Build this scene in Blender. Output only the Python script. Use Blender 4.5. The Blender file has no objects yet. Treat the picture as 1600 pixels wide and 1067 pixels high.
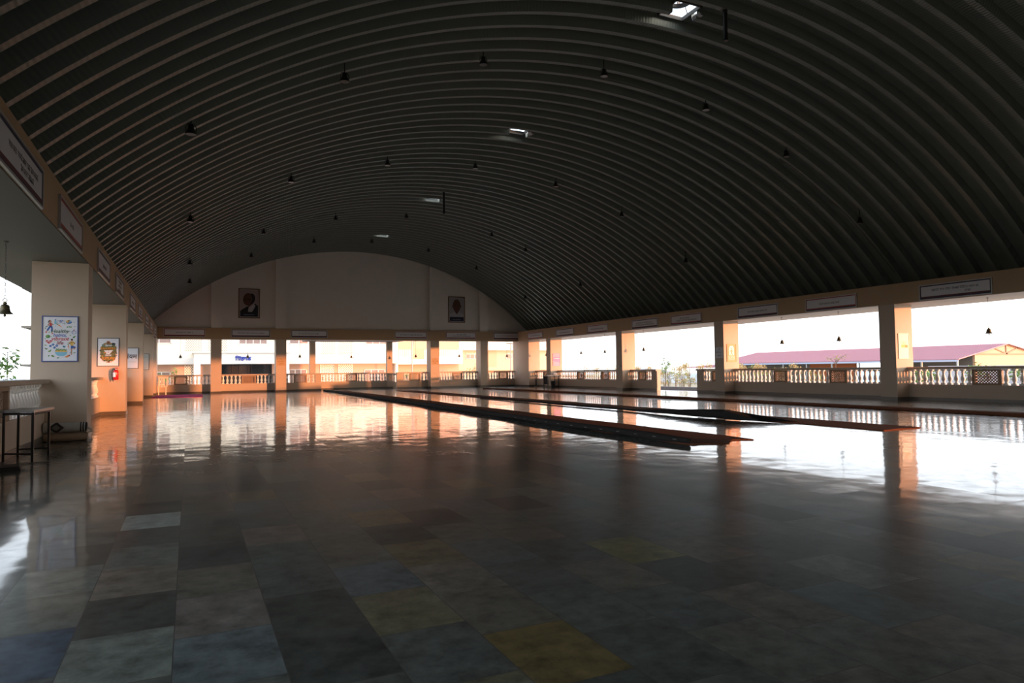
import bpy, math, random
from mathutils import Vector, Matrix
SC = bpy.context.scene
COL = SC.collection
PI = math.pi
rnd = random.Random(7)

# ------------------------------------------------------------------ materials
def mat(name, col, rough=0.6, metal=0.0, spec=0.5, noise=0.0, nscale=4.0, bump=0.0, emit=None, trans=0.0):
    m = bpy.data.materials.new(name); m.use_nodes = True
    nt = m.node_tree; b = nt.nodes['Principled BSDF']
    b.inputs['Base Color'].default_value = (*col, 1)
    b.inputs['Roughness'].default_value = rough
    b.inputs['Metallic'].default_value = metal
    b.inputs['Specular IOR Level'].default_value = spec
    if trans:
        b.inputs['Transmission Weight'].default_value = trans
    if noise or bump:
        tc = nt.nodes.new('ShaderNodeTexCoord'); nz = nt.nodes.new('ShaderNodeTexNoise')
        nz.inputs['Scale'].default_value = nscale; nz.inputs['Detail'].default_value = 5
        nt.links.new(tc.outputs['Object'], nz.inputs['Vector'])
        if noise:
            mx = nt.nodes.new('ShaderNodeMix'); mx.data_type = 'RGBA'
            mx.inputs['A'].default_value = (*[c * (1 - noise) for c in col], 1)
            mx.inputs['B'].default_value = (*[min(1, c * (1 + noise)) for c in col], 1)
            nt.links.new(nz.outputs['Fac'], mx.inputs['Factor'])
            nt.links.new(mx.outputs['Result'], b.inputs['Base Color'])
        if bump:
            bp = nt.nodes.new('ShaderNodeBump'); bp.inputs['Strength'].default_value = bump
            bp.inputs['Distance'].default_value = 0.02
            nt.links.new(nz.outputs['Fac'], bp.inputs['Height'])
            nt.links.new(bp.outputs['Normal'], b.inputs['Normal'])
    return m

M = {}
M['paint'] = mat('peach_paint', (.45, .36, .28), .55, noise=.05, nscale=3)
M['beam'] = mat('tan_paint', (.42, .285, .165), .55, noise=.05, nscale=3)
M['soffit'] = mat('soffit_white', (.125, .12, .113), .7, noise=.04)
M['gable'] = mat('gable_offwhite', (.83, .79, .75), .7, noise=.03, nscale=2)
M['skirt'] = mat('dark_stone_skirting', (.10, .085, .07), .35, noise=.2)
M['baluster'] = mat('white_cement', (.80, .78, .76), .55, noise=.06, nscale=9)
M['lattice'] = mat('brown_cast_paint', (.30, .20, .13), .6, noise=.1)
M['brass'] = mat('aged_brass', (.15, .125, .075), .42, .8, noise=.25, nscale=20)
M['rope'] = mat('dark_chain', (.10, .09, .08), .6)
M['black'] = mat('black_metal', (.012, .012, .013), .45)
M['lens'] = mat('lamp_lens', (.30, .29, .28), .25)
M['pole'] = mat('painted_pipe', (.03, .03, .032), .4)
M['white'] = mat('white_board', (.62, .62, .66), .4)
M['frame_w'] = mat('pale_aluminium', (.45, .44, .45), .35, .3)
M['navy'] = mat('navy_print', (.012, .013, .05), .5)
M['red'] = mat('red_print', (.30, .035, .02), .5)
M['maroon'] = mat('maroon_print', (.10, .012, .02), .5)
M['ink'] = mat('black_ink', (.015, .014, .02), .6)
M['bluef'] = mat('blue_frame', (.05, .085, .27), .45)
M['darkf'] = mat('dark_frame', (.03, .028, .05), .45)
M['paper'] = mat('poster_paper', (.72, .73, .80), .5)
M['paper_grey'] = mat('grey_paper', (.45, .45, .42), .6)
M['paper_cream'] = mat('cream_paper', (.85, .80, .68), .6)
M['wood'] = mat('brown_wood_frame', (.22, .11, .04), .45, noise=.2, nscale=12)
def P(n, c, r=.55):
    M[n] = mat(n, c, r)
P('p_green', (.06, .22, .05)); P('p_dgreen', (.03, .10, .045)); P('p_lgreen', (.22, .38, .12))
P('p_blue', (.04, .12, .42)); P('p_lblue', (.22, .50, .68)); P('p_red', (.50, .05, .06)); P('p_dkred', (.26, .02, .04))
P('p_orange', (.72, .25, .06)); P('p_yellow', (.75, .47, .10)); P('p_skin', (.52, .25, .16)); P('p_brown', (.20, .09, .03))
P('p_white', (.80, .80, .82)); P('p_olive', (.18, .17, .05)); P('p_dark', (.02, .02, .03)); P('p_grey', (.30, .30, .31))
P('p_teal', (.08, .25, .30)); P('p_amber', (.75, .33, .04)); P('p_skin2', (.12, .05, .03)); P('p_suit', (.012, .014, .022))
P('p_shirt', (.45, .46, .50)); P('p_bg', (.40, .33, .32)); P('p_bg2', (.36, .35, .36)); P('p_navy', (.01, .014, .045))
P('p_purple', (.42, .22, .48)); P('p_pink', (.65, .33, .50)); P('p_sign_orange', (.75, .32, .14))
M['ext_red'] = mat('extinguisher_red', (.45, .015, .02), .25)
M['rubber'] = mat('black_rubber', (.015, .015, .016), .6)
M['carpet'] = mat('rust_brown_durrie', (.17, .068, .038), .95, spec=.1, noise=.25, nscale=14, bump=.4)
M['carpet_dark'] = mat('charcoal_durrie_edge', (.035, .033, .033), .9, spec=.2, noise=.3, nscale=25, bump=.4)
M['mark'] = mat('woven_white_mark', (.45, .43, .40), .9)
M['pinkmat'] = mat('magenta_runner', (.42, .06, .20), .95, spec=.1, noise=.2, nscale=20, bump=.3)
M['plastic'] = mat('cream_plastic', (.70, .62, .52), .4)
M['tabletop'] = mat('dark_laminate', (.16, .15, .14), .28, noise=.1)
M['bld'] = mat('cream_facade', (.86, .78, .65), .7, noise=.03, nscale=.8)
M['bld_far'] = mat('pale_peach_facade', (.55, .42, .32), .7, noise=.03, nscale=.8)
M['bld_white'] = mat('white_facade', (.82, .79, .74), .7, noise=.03, nscale=.8)
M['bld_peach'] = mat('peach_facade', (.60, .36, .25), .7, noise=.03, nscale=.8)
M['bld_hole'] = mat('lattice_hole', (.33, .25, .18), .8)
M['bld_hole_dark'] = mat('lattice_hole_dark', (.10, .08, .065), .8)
M['curtain'] = mat('curtain_window', (.30, .21, .185), .5, noise=.25, nscale=3)
M['glass'] = mat('dark_glass', (.035, .037, .04), .08)
M['blue_sign'] = mat('blue_letters', (.02, .05, .42), .4)
M['pinkroof'] = mat('pink_roof_sheet', (.40, .19, .235), .5, noise=.06, nscale=2)
M['fascia'] = mat('pale_blue_fascia', (.45, .52, .68), .5)
M['shed_grey'] = mat('grey_render', (.17, .165, .155), .8, noise=.05)
M['shed_orange'] = mat('orange_render', (.50, .17, .07), .8, noise=.05)
M['truss'] = mat('truss_timber', (.40, .24, .16), .7)
M['bark'] = mat('bark', (.16, .12, .085), .9)
M['leaf'] = mat('green_leaves', (.14, .27, .055), .6, noise=.4, nscale=3)
M['leaf2'] = mat('olive_leaves', (.30, .33, .09), .6, noise=.4, nscale=3)
M['dry'] = mat('dry_leaves', (.48, .38, .17), .8, noise=.4, nscale=2)
M['stone_wall'] = mat('dark_stone_wall', (.13, .115, .115), .9, noise=.4, nscale=5)
M['paving'] = mat('pale_paving', (.58, .55, .50), .8, noise=.06, nscale=1)
M['ground'] = mat('dry_ground', (.34, .29, .19), .95, noise=.25, nscale=.4)
M['hill'] = mat('haze_tinted_hill', (.40, .45, .50), .95, noise=.18, nscale=.02)  # pale blue of distance haze is put into the base colour
M['steel'] = mat('galvanised_steel', (.32, .33, .34), .4, .6)
M['panel'] = mat('solar_panel', (.02, .025, .045), .2)
M['compound'] = mat('pale_compound_wall', (.58, .56, .60), .8)
M['cloth'] = mat('white_cloth', (.66, .63, .60), .85)

# ------------------------------------------------------------------ mesh builder
class MB:
    def __init__(s): s.v = []; s.f = []; s.mi = []
    def add(s, vs, fs, mi=0):
        o = len(s.v); s.v += [tuple(v) for v in vs]
        for f in fs: s.f.append([i + o for i in f]); s.mi.append(mi)
        return s
    def box(s, x0, x1, y0, y1, z0, z1, mi=0):
        v = [(x0,y0,z0),(x1,y0,z0),(x1,y1,z0),(x0,y1,z0),(x0,y0,z1),(x1,y0,z1),(x1,y1,z1),(x0,y1,z1)]
        return s.add(v, [(0,3,2,1),(4,5,6,7),(0,1,5,4),(1,2,6,5),(2,3,7,6),(3,0,4,7)], mi)
    def prism(s, poly, axis, a, b, mi=0):
        """extrude a 2D polygon (ccw or cw) along axis between a and b; poly coords are the other two axes in xyz order"""
        n = len(poly)
        def put(p, t):
            return (t, p[0], p[1]) if axis == 'x' else (p[0], t, p[1]) if axis == 'y' else (p[0], p[1], t)
        v = [put(p, a) for p in poly] + [put(p, b) for p in poly]
        f = [tuple(range(n)), tuple(range(2*n-1, n-1, -1))] + [(i, n+i, n+(i+1) % n, (i+1) % n) for i in range(n)]
        return s.add(v, f, mi)
    def lathe(s, prof, n=16, c=(0,0,0), mi=0, cap=True):
        v = []; f = []
        for r, z in prof:
            for k in range(n):
                a = 2*PI*k/n; v.append((c[0]+r*math.cos(a), c[1]+r*math.sin(a), c[2]+z))
        for i in range(len(prof)-1):
            for k in range(n):
                k2 = (k+1) % n
                f.append((i*n+k, i*n+k2, (i+1)*n+k2, (i+1)*n+k))
        if cap:
            f.append(tuple(range(n-1, -1, -1))); m = (len(prof)-1)*n; f.append(tuple(range(m, m+n)))
        return s.add(v, f, mi)
    def tube(s, pts, r, n=8, mi=0, cap=True):
        pts = [Vector(p) for p in pts]; v = []; f = []
        rs = r if isinstance(r, (list, tuple)) else [r]*len(pts)
        prev = None
        for i, p in enumerate(pts):
            d = (pts[min(i+1, len(pts)-1)] - pts[max(i-1, 0)]).normalized()
            if prev is None:
                u = d.orthogonal().normalized()
            else:
                u = (prev - d*prev.dot(d)).normalized()
            prev = u; w = d.cross(u)
            for k in range(n):
                a = 2*PI*k/n; v.append(p + (u*math.cos(a) + w*math.sin(a))*rs[i])
        for i in range(len(pts)-1):
            for k in range(n):
                k2 = (k+1) % n; f.append((i*n+k, i*n+k2, (i+1)*n+k2, (i+1)*n+k))
        if cap:
            f.append(tuple(range(n-1, -1, -1))); m = (len(pts)-1)*n; f.append(tuple(range(m, m+n)))
        return s.add(v, f, mi)
    def bar(s, p, q, w, y0, y1, mi=0):
        """flat bar in the xz plane from p to q with width w, between depths y0 and y1"""
        dx, dz = q[0]-p[0], q[1]-p[1]; l = math.hypot(dx, dz) or 1
        nx, nz = -dz/l*w/2, dx/l*w/2
        return s.prism([(p[0]+nx,p[1]+nz),(q[0]+nx,q[1]+nz),(q[0]-nx,q[1]-nz),(p[0]-nx,p[1]-nz)], 'y', y0, y1, mi)
    def ring(s, c, r0, r1, y0, y1, n=20, mi=0):
        v = []; f = []
        for k in range(n):
            a = 2*PI*k/n; co, si = math.cos(a), math.sin(a)
            for r, y in ((r0,y0),(r1,y0),(r1,y1),(r0,y1)): v.append((c[0]+r*co, y, c[1]+r*si))
        for k in range(n):
            a, b = 4*k, 4*((k+1) % n)
            for j in range(4): f.append((a+j, a+(j+1) % 4, b+(j+1) % 4, b+j))
        return s.add(v, f, mi)
    # flat printed shapes, xz plane facing -y; d is the height of the ink above the sheet
    def flat(s, poly, d, mi=0):
        return s.prism(poly, 'y', -d, -d+.0006, mi)
    def rect(s, x0, x1, z0, z1, d, mi=0): return s.flat([(x0,z0),(x1,z0),(x1,z1),(x0,z1)], d, mi)
    def ell(s, cx, cz, rx, rz, d, mi=0, n=16, rot=0.0):
        c, t = math.cos(rot), math.sin(rot); pts = []
        for k in range(n):
            a = 2*PI*k/n; x, z = rx*math.cos(a), rz*math.sin(a); pts.append((cx+x*c-z*t, cz+x*t+z*c))
        return s.flat(pts, d, mi)
    def leafp(s, cx, cz, l, w, rot, d, mi=0):
        c, t = math.cos(rot), math.sin(rot)
        pts = [(-l/2,0),(-l*.2,w*.42),(l*.15,w*.45),(l/2,0),(l*.15,-w*.45),(-l*.2,-w*.42)]
        return s.flat([(cx+x*c-z*t, cz+x*t+z*c) for x, z in pts], d, mi)
    def line(s, pts, w, d, mi=0):
        for p, q in zip(pts, pts[1:]): s.bar(p, q, w, -d, -d+.0006, mi)
        return s
    def mesh(s, name, mats, smooth=None):
        me = bpy.data.meshes.new(name); me.from_pydata(s.v, [], s.f)
        for m in mats: me.materials.append(M[m] if isinstance(m, str) else m)
        if len(mats) > 1: me.polygons.foreach_set('material_index', s.mi)
        import bmesh
        b = bmesh.new(); b.from_mesh(me); bmesh.ops.recalc_face_normals(b, faces=b.faces); b.to_mesh(me); b.free()
        if smooth:
            me.shade_smooth(); me.set_sharp_from_angle(angle=math.radians(smooth))
        me.update(); return me
    def build(s, name, mats, parent=None, loc=(0,0,0), rotz=0, smooth=None):
        if not isinstance(mats, (list, tuple)): mats = [mats]
        o = bpy.data.objects.new(name, s.mesh(name, mats, smooth)); COL.objects.link(o)
        o.parent = parent; o.location = loc; o.rotation_euler = (0, 0, rotz); return o

def tag(o, label=None, cat=None, group=None, kind=None):
    if label: o['label'] = label
    if cat: o['category'] = cat
    if group: o['group'] = group
    if kind: o['kind'] = kind
    return o
def thing(name, label, cat, loc=(0,0,0), rotz=0, group=None):
    o = bpy.data.objects.new(name, None); COL.objects.link(o)
    o.location = loc; o.rotation_euler = (0, 0, rotz); return tag(o, label, cat, group)
def struct(o, label=None, cat=None): return tag(o, label, cat, None, 'structure')
KIDS = {}
def link_copy(o, parent=None, loc=None, name=None):
    c = o.copy(); COL.objects.link(c)
    if parent is not None: c.parent = parent
    if loc is not None: c.location = loc
    return c
def dup(root, loc, rotz=0, label=None):
    r = root.copy(); COL.objects.link(r); r.location = loc; r.rotation_euler = (0, 0, rotz)
    if label: r['label'] = label
    for ch in root.children:
        c = ch.copy(); COL.objects.link(c); c.parent = r
        for g in ch.children:
            d = g.copy(); COL.objects.link(d); d.parent = c
    return r

def text_mesh(body, size, mname, shear=0.0, bold=0.0, align='CENTER', flip=None):
    """lettering as a mesh lying in the xz plane facing -y"""
    cu = bpy.data.curves.new('lettering', 'FONT'); cu.body = body; cu.size = size
    cu.align_x = align; cu.align_y = 'CENTER'; cu.shear = shear; cu.offset = bold; cu.extrude = .0008; cu.resolution_u = 3
    o = bpy.data.objects.new('lettering', cu); COL.objects.link(o)
    dg = bpy.context.evaluated_depsgraph_get(); dg.update()
    me = bpy.data.meshes.new_from_object(o.evaluated_get(dg))
    bpy.data.objects.remove(o); bpy.data.curves.remove(cu)
    me.transform(Matrix.Rotation(PI/2, 4, 'X'))
    me.materials.clear(); me.materials.append(M[mname])
    return me
def lettering(name, body, size, mname, parent, loc, **k):
    me = text_mesh(body, size, mname, **k)
    o = bpy.data.objects.new(name, me); COL.objects.link(o); o.parent = parent; o.location = loc; return o

# ------------------------------------------------------------------ hall dimensions
XL, XR, YF, YN = -1.57, 19.97, 41.3, -11.0
HB, HT = 3.0, 3.64
CX, CZ, R = 9.32, -7.81, 16.38
def arc_z(x, r=R): return CZ + math.sqrt(max(0, r*r - (x-CX)**2))

# floor ---------------------------------------------------------------
def floor_material():
    m = bpy.data.materials.new('polished_slate_slabs'); m.use_nodes = True
    nt = m.node_tree; N = nt.nodes; L = nt.links; b = N['Principled BSDF']
    def val(x):
        return x
    def math_(op, a, c=None, d=None):
        n = N.new('ShaderNodeMath'); n.operation = op
        for i, x in enumerate((a, c, d)):
            if x is None: continue
            if hasattr(x, 'is_linked'): L.new(x, n.inputs[i])
            else: n.inputs[i].default_value = x
        return n.outputs[0]
    geo = N.new('ShaderNodeNewGeometry'); sep = N.new('ShaderNodeSeparateXYZ'); L.new(geo.outputs['Position'], sep.inputs[0])
    x, y = sep.outputs[0], sep.outputs[1]
    W, LN = .3825, .543
    u = math_('DIVIDE', math_('ADD', x, .05), W); k = math_('FLOOR', u); fu = math_('FRACT', u)
    off = math_('ADD', math_('MULTIPLY', math_('ADD', k, 1.0), .366), .102)
    v = math_('DIVIDE', math_('SUBTRACT', y, off), LN); mm = math_('FLOOR', v); fv = math_('FRACT', v)
    cv = N.new('ShaderNodeCombineXYZ'); L.new(k, cv.inputs[0]); L.new(mm, cv.inputs[1])
    wn = N.new('ShaderNodeTexWhiteNoise'); wn.noise_dimensions = '3D'; L.new(cv.outputs[0], wn.inputs['Vector'])
    ramp = N.new('ShaderNodeValToRGB'); ramp.color_ramp.interpolation = 'CONSTANT'
    cols = [(0,(.034,.034,.031)),(.16,(.042,.043,.039)),(.32,(.026,.027,.025)),(.46,(.037,.038,.036)),(.58,(.047,.045,.039)),
            (.68,(.052,.045,.038)),(.76,(.040,.044,.045)),(.86,(.055,.057,.052)),(.93,(.058,.050,.033)),(.97,(.062,.050,.044))]
    cr = ramp.color_ramp; cr.elements[0].position = 0; cr.elements[0].color = (*cols[0][1], 1); cr.elements[1].position = cols[1][0]; cr.elements[1].color = (*cols[1][1], 1)
    for p, c in cols[2:]:
        e = cr.elements.new(p); e.color = (*c, 1)
    L.new(wn.outputs['Value'], ramp.inputs[0])
    colour = ramp.outputs[0]
    for (px, py), c in [((-.23,5.76),(.125,.13,.122)),((-.23,4.2),(.066,.055,.046)),((.14,3.46),(.062,.051,.047)),((-.23,3.13),(.062,.065,.058)),
                        ((2.47,3.38),(.062,.055,.026)),((1.33,2.3),(.062,.043,.018)),((1.3,3.66),(.062,.053,.045)),((.87,3.46),(.040,.045,.049)),
                        ((2.49,4.94),(.022,.021,.020)),((3.18,6.02),(.065,.060,.050)),((1.66,7.12),(.065,.058,.038)),((2.45,6.0),(.062,.056,.036)),
                        ((-.57,3.52),(.026,.033,.047)),((.16,4.48),(.024,.024,.025)),((.14,2.9),(.048,.053,.055)),((.53,2.9),(.022,.023,.022)),((.53,3.5),(.024,.025,.023))]:
        kk = math.floor((px+.05)/W); mi = math.floor((py-(.102+(kk+1)*.366))/LN)
        sel = math_('MULTIPLY', math_('COMPARE', k, float(kk), .1), math_('COMPARE', mm, float(mi), .1))
        mx = N.new('ShaderNodeMix'); mx.data_type = 'RGBA'; L.new(sel, mx.inputs['Factor']); L.new(colour, mx.inputs['A']); mx.inputs['B'].default_value = (*c, 1)
        colour = mx.outputs['Result']
    # mottling inside the slabs
    nz = N.new('ShaderNodeTexNoise'); nz.inputs['Scale'].default_value = 8.5; nz.inputs['Detail'].default_value = 9; nz.inputs['Roughness'].default_value = .68
    mapv = N.new('ShaderNodeVectorMath'); mapv.operation = 'ADD'; L.new(geo.outputs['Position'], mapv.inputs[0])
    sc = N.new('ShaderNodeVectorMath'); sc.operation = 'SCALE'; L.new(wn.outputs['Color'], sc.inputs[0]); sc.inputs['Scale'].default_value = 20
    L.new(sc.outputs[0], mapv.inputs[1]); L.new(mapv.outputs[0], nz.inputs['Vector'])
    mr = N.new('ShaderNodeMapRange'); mr.inputs['From Min'].default_value = .3; mr.inputs['From Max'].default_value = .72; mr.inputs['To Min'].default_value = .42; mr.inputs['To Max'].default_value = 1.65
    L.new(nz.outputs['Fac'], mr.inputs['Value'])
    mul = N.new('ShaderNodeVectorMath'); mul.operation = 'SCALE'; tint = N.new('ShaderNodeVectorMath'); tint.operation = 'MULTIPLY'; tint.inputs[1].default_value = (.89, 1.0, .98); L.new(colour, tint.inputs[0]); L.new(tint.outputs[0], mul.inputs[0]); L.new(math_('MULTIPLY', mr.outputs[0], 3.1), mul.inputs['Scale'])
    # joints
    du = math_('MULTIPLY', math_('MINIMUM', fu, math_('SUBTRACT', 1.0, fu)), W); dv = math_('MULTIPLY', math_('MINIMUM', fv, math_('SUBTRACT', 1.0, fv)), LN)
    j = math_('LESS_THAN', math_('MINIMUM', du, dv), .0022)
    mj = N.new('ShaderNodeMix'); mj.data_type = 'RGBA'; L.new(j, mj.inputs['Factor']); L.new(mul.outputs[0], mj.inputs['A']); mj.inputs['B'].default_value = (.075, .074, .07, 1)
    L.new(mj.outputs['Result'], b.inputs['Base Color'])
    # each slab lies very slightly out of level, and its polish is wavy
    sub = N.new('ShaderNodeVectorMath'); sub.operation = 'SUBTRACT'; L.new(wn.outputs['Color'], sub.inputs[0]); sub.inputs[1].default_value = (.5, .5, .5)
    tl = N.new('ShaderNodeVectorMath'); tl.operation = 'MULTIPLY'; L.new(sub.outputs[0], tl.inputs[0]); tl.inputs[1].default_value = (.005, .005, 0)
    n2 = N.new('ShaderNodeTexNoise'); n2.inputs['Scale'].default_value = 1.9; n2.inputs['Detail'].default_value = .8; L.new(mapv.outputs[0], n2.inputs['Vector'])
    bp = N.new('ShaderNodeBump'); bp.inputs['Strength'].default_value = 1.0; bp.inputs['Distance'].default_value = .0046; L.new(n2.outputs['Fac'], bp.inputs['Height'])
    ad = N.new('ShaderNodeVectorMath'); ad.operation = 'ADD'; L.new(bp.outputs[0], ad.inputs[0]); L.new(tl.outputs[0], ad.inputs[1])
    nm = N.new('ShaderNodeVectorMath'); nm.operation = 'NORMALIZE'; L.new(ad.outputs[0], nm.inputs[0]); L.new(nm.outputs[0], b.inputs['Normal'])
    rr = N.new('ShaderNodeMapRange'); rr.inputs['To Min'].default_value = .02; rr.inputs['To Max'].default_value = .11; L.new(nz.outputs['Fac'], rr.inputs['Value'])
    b.inputs['Roughness'].default_value = .3
    b.inputs['Specular IOR Level'].default_value = .12
    cw = N.new('ShaderNodeMapRange'); cw.inputs['From Min'].default_value = .35; cw.inputs['From Max'].default_value = .62; cw.inputs['To Min'].default_value = .62; cw.inputs['To Max'].default_value = 1.0; L.new(nz.outputs['Fac'], cw.inputs['Value']); L.new(cw.outputs[0], b.inputs['Coat Weight']); b.inputs['Coat IOR'].default_value = 1.5; L.new(rr.outputs[0], b.inputs['Coat Roughness']); L.new(nm.outputs[0], b.inputs['Coat Normal'])
    b.inputs['IOR'].default_value = 1.45
    return m
M['floor'] = floor_material()
fl = MB().prism([(-2.37,YN),(20.75,YN),(20.75,42.05),(12.1,42.05),(12.1,43.8),(6.7,43.8),(6.7,42.05),(-2.37,42.05)], 'z', -.22, 0)
struct(fl.build('floor', 'floor'), 'polished mixed slate slab floor of the hall', 'floor')

# ceiling: barrel vault of ribbed sheet, ribs follow the arch ----------------------
def roof_material():
    m = mat('galvanised_rib_sheet', (.215, .248, .228), .45, .3)
    nt = m.node_tree; b = nt.nodes['Principled BSDF']; N = nt.nodes; L = nt.links
    uv = N.new('ShaderNodeUVMap'); uv.uv_map = 'UVMap'
    wv = N.new('ShaderNodeTexWave'); wv.wave_type = 'BANDS'; wv.bands_direction = 'X'; wv.inputs['Scale'].default_value = 4.2
    L.new(uv.outputs[0], wv.inputs['Vector'])
    bp = N.new('ShaderNodeBump'); bp.inputs['Strength'].default_value = .35; bp.inputs['Distance'].default_value = .01
    L.new(wv.outputs['Fac'], bp.inputs['Height']); L.new(bp.outputs[0], b.inputs['Normal'])
    return m
M['roof'] = roof_material()
PER = .561
HOLES = [(9.2, 11.08), (9.2, 18.82), (9.42, 27.52), (9.38, 35.95)]
def build_vault():
    prof = []            # (y, radius): narrow lower flats, deep troughs between
    n = int((41.75 - YN)/PER) + 1
    y = .337 + PER*math.floor((YN-.337)/PER)
    while y < 41.9:
        prof += [(y-.062, R-.20), (y+.062, R-.20), (y+.10, R-.0), (y+.16, R+.02), (y+.401, R+.02), (y+.461, R-.0)]
        y += PER
    prof = [p for p in prof if YN <= p[0] <= 41.85]
    xs0, xs1 = -2.75, 21.35
    a0 = math.acos((xs0-CX)/R); a1 = math.acos((xs1-CX)/R)
    NA = 84; hw = .31/R
    angs = [a0 + (a1-a0)*i/NA for i in range(NA+1)]
    for hx in sorted({h[0] for h in HOLES}):
        c = math.acos((hx-CX)/R)
        for e in (c-hw, c+hw):
            angs = [a for a in angs if abs(a-e) > .004] + [e]
    angs.sort(reverse=True)
    V = []; F = []; UV = []
    na = len(angs)
    for yy, r in prof:
        for a in angs: V.append((CX + r*math.cos(a), yy, CZ + r*math.sin(a)))
    for i in range(len(prof)-1):
        ym = (prof[i][0]+prof[i+1][0])/2
        for k in range(na-1):
            am = (angs[k]+angs[k+1])/2; xm = CX + R*math.cos(am)
            if any(abs(xm-h[0]) < .312 and abs(ym-h[1]) < .29 for h in HOLES): continue
            F.append((i*na+k, i*na+k+1, (i+1)*na+k+1, (i+1)*na+k))
    me = bpy.data.meshes.new('ceiling'); me.from_pydata(V, [], F); me.materials.append(M['roof'])
    uvl = me.uv_layers.new(name='UVMap')
    for lp in me.loops:
        vi = lp.vertex_index; uvl.data[lp.index].uv = (angs[vi % na]*R, prof[vi//na][0])
    me.shade_smooth(); me.set_sharp_from_angle(angle=math.radians(25))
    o = bpy.data.objects.new('ceiling', me); COL.objects.link(o)
    return struct(o, 'grey ribbed metal barrel vault roof over the hall', 'ceiling')
build_vault()

# roof ventilators over the openings
def ventilator(hx, hy, label):
    z = arc_z(hx)
    t = thing('roof_ventilator', label, 'ventilator', (hx, hy, z-.02), 0, 'ventilators along the roof ridge')
    cb = MB()
    for x0,x1,y0,y1 in ((-.33,-.30,-.32,.32),(.30,.33,-.32,.32),(-.33,.33,-.32,-.29),(-.33,.33,.29,.32)): cb.box(x0,x1,y0,y1,-.03,.05)
    cb.build('curb', 'shed_grey', t)
    rg = MB(); rg.lathe([(.20,.17),(.27,.17),(.27,.24),(.20,.24),(.20,.17)], 24, cap=False)
    for a in (.4, 2.0, 3.55, 5.1): rg.tube([(.24*math.cos(a),.24*math.sin(a),.19),(.36*math.cos(a),.36*math.sin(a),.02)], .01, 6)
    rg.build('throat_ring', 'black', t, smooth=40)
    vn = MB()
    for k in range(8):
        a = 2*PI*k/8; a2 = a+.35
        vn.add([(.24*math.cos(a),.24*math.sin(a),.40),(.22*math.cos(a2),.22*math.sin(a2),.40),(.22*math.cos(a2),.22*math.sin(a2),.66),(.24*math.cos(a),.24*math.sin(a),.66)], [(0,1,2,3)])
    vn.lathe([(.25,.66),(.18,.74),(.05,.78)], 20)
    vn.tube([(-.22,0,.42),(.22,0,.42)], .012); vn.tube([(0,-.22,.42),(0,.22,.42)], .012); vn.tube([(0,0,.38),(0,0,.7)], .02)
    vn.build('turbine', 'steel', t, (0,0,-.16), smooth=30)
    fl = MB(); fl.prism([(.30,-.10),(.36,-.10),(.40,-.16),(.34,-.16)], 'y', -.26, -.02); fl.build('flashing_flap', 'steel', t)
for (hx, hy), w in zip(HOLES, ('largest open roof ventilator showing white sky at the top of the vault', 'second open roof ventilator beyond the first row of lamps',
        'third roof ventilator opening beside the dark drop pipe', 'faint fourth roof ventilator just before the end gable')):
    ventilator(hx, hy, w)
def drop_pipe(x, y, z0, label):
    t = thing('drop_pipe', label, 'pipe', (x, y, z0), 0, 'drop pipes from the ridge')
    z1 = arc_z(x, R-.2)-z0-.002
    MB().lathe([(.042,0),(.042,z1)], 14).build('pipe', 'pole', t, smooth=40)
    MB().lathe([(.048,-.01),(.048,.03)], 14).build('end_cap', 'black', t, smooth=40)
    MB().lathe([(.055,z1-.03),(.055,z1)], 14).build('flange', 'black', t, smooth=40)
drop_pipe(9.83, 10.435, 7.74, 'thick dark drop pipe hanging at the top edge beside the open ventilator')
drop_pipe(9.36, 26.143, 7.5, 'long dark drop pipe hanging in the middle of the vault')

# hanging lamps ----------------------------------------------------------------
def make_lamp():
    t = thing('hanging_lamp', 'x', 'lamp', (0,0,0), 0, 'black hanging lamps under the vault')
    MB().lathe([(.035,.0),(.035,-.02),(.011,-.03),(.011,-.26)], 10).build('stem', 'black', t, smooth=40)
    br = MB(); pts = [(.075,0,-.42),(.085,0,-.33),(.05,0,-.265),(-.05,0,-.265),(-.085,0,-.33),(-.075,0,-.42)]
    br.tube(pts, .007, 6); br.build('stirrup', 'black', t)
    MB().lathe([(.03,-.275),(.045,-.285),(.048,-.34),(.06,-.37),(.095,-.44),(.098,-.455),(.088,-.455),(.055,-.38),(.02,-.36)], 20).build('shade', 'black', t, smooth=40)
    MB().lathe([(.086,-.451),(.086,-.447)], 20).build('lens', 'lens', t)
    return t
ORD = ['first', 'second', 'third', 'fourth', 'fifth', 'sixth', 'seventh']
ROWN = ['in the row nearest the camera', 'in the second row from the camera', 'in the third row from the camera', 'in the last row before the end gable']
LX = [0.0, 2.68, 5.72, 8.95, 12.22, 15.2, 18.33]
ROWS = [[12.76,13.09,13.37,13.58,13.76,13.88,14.02], [20.24,20.76,21.29,21.74,21.89,22.0,22.05], [28.25,28.98,29.89,30.08,30.3,30.44,30.39], [34.0,35.02,35.59,36.63,36.78,36.92,36.82]]
proto = make_lamp(); first = True
for ri, row in enumerate(ROWS):
    for ci, y in enumerate(row):
        x = LX[ci]
        if ri == 2 and ci == 4: x = 13.3
        loc = (x, y, arc_z(x, R-.02))
        lab = 'black hanging lamp, %s from the left beam, %s' % (ORD[ci], ROWN[ri])
        if first: proto.location = loc; proto['label'] = lab; first = False
        else: dup(proto, loc, 0, lab)
cabl = MB(); cabl.tube([(x, 14.35+.02*math.sin(x*3), arc_z(x, R-.24)) for x in [15.45+.22*i for i in range(23)]], .009, 5)
tag(cabl.build('lamp_cable', 'black'), 'thin dark cable running along the vault past the nearest lamps', 'cable')
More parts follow.
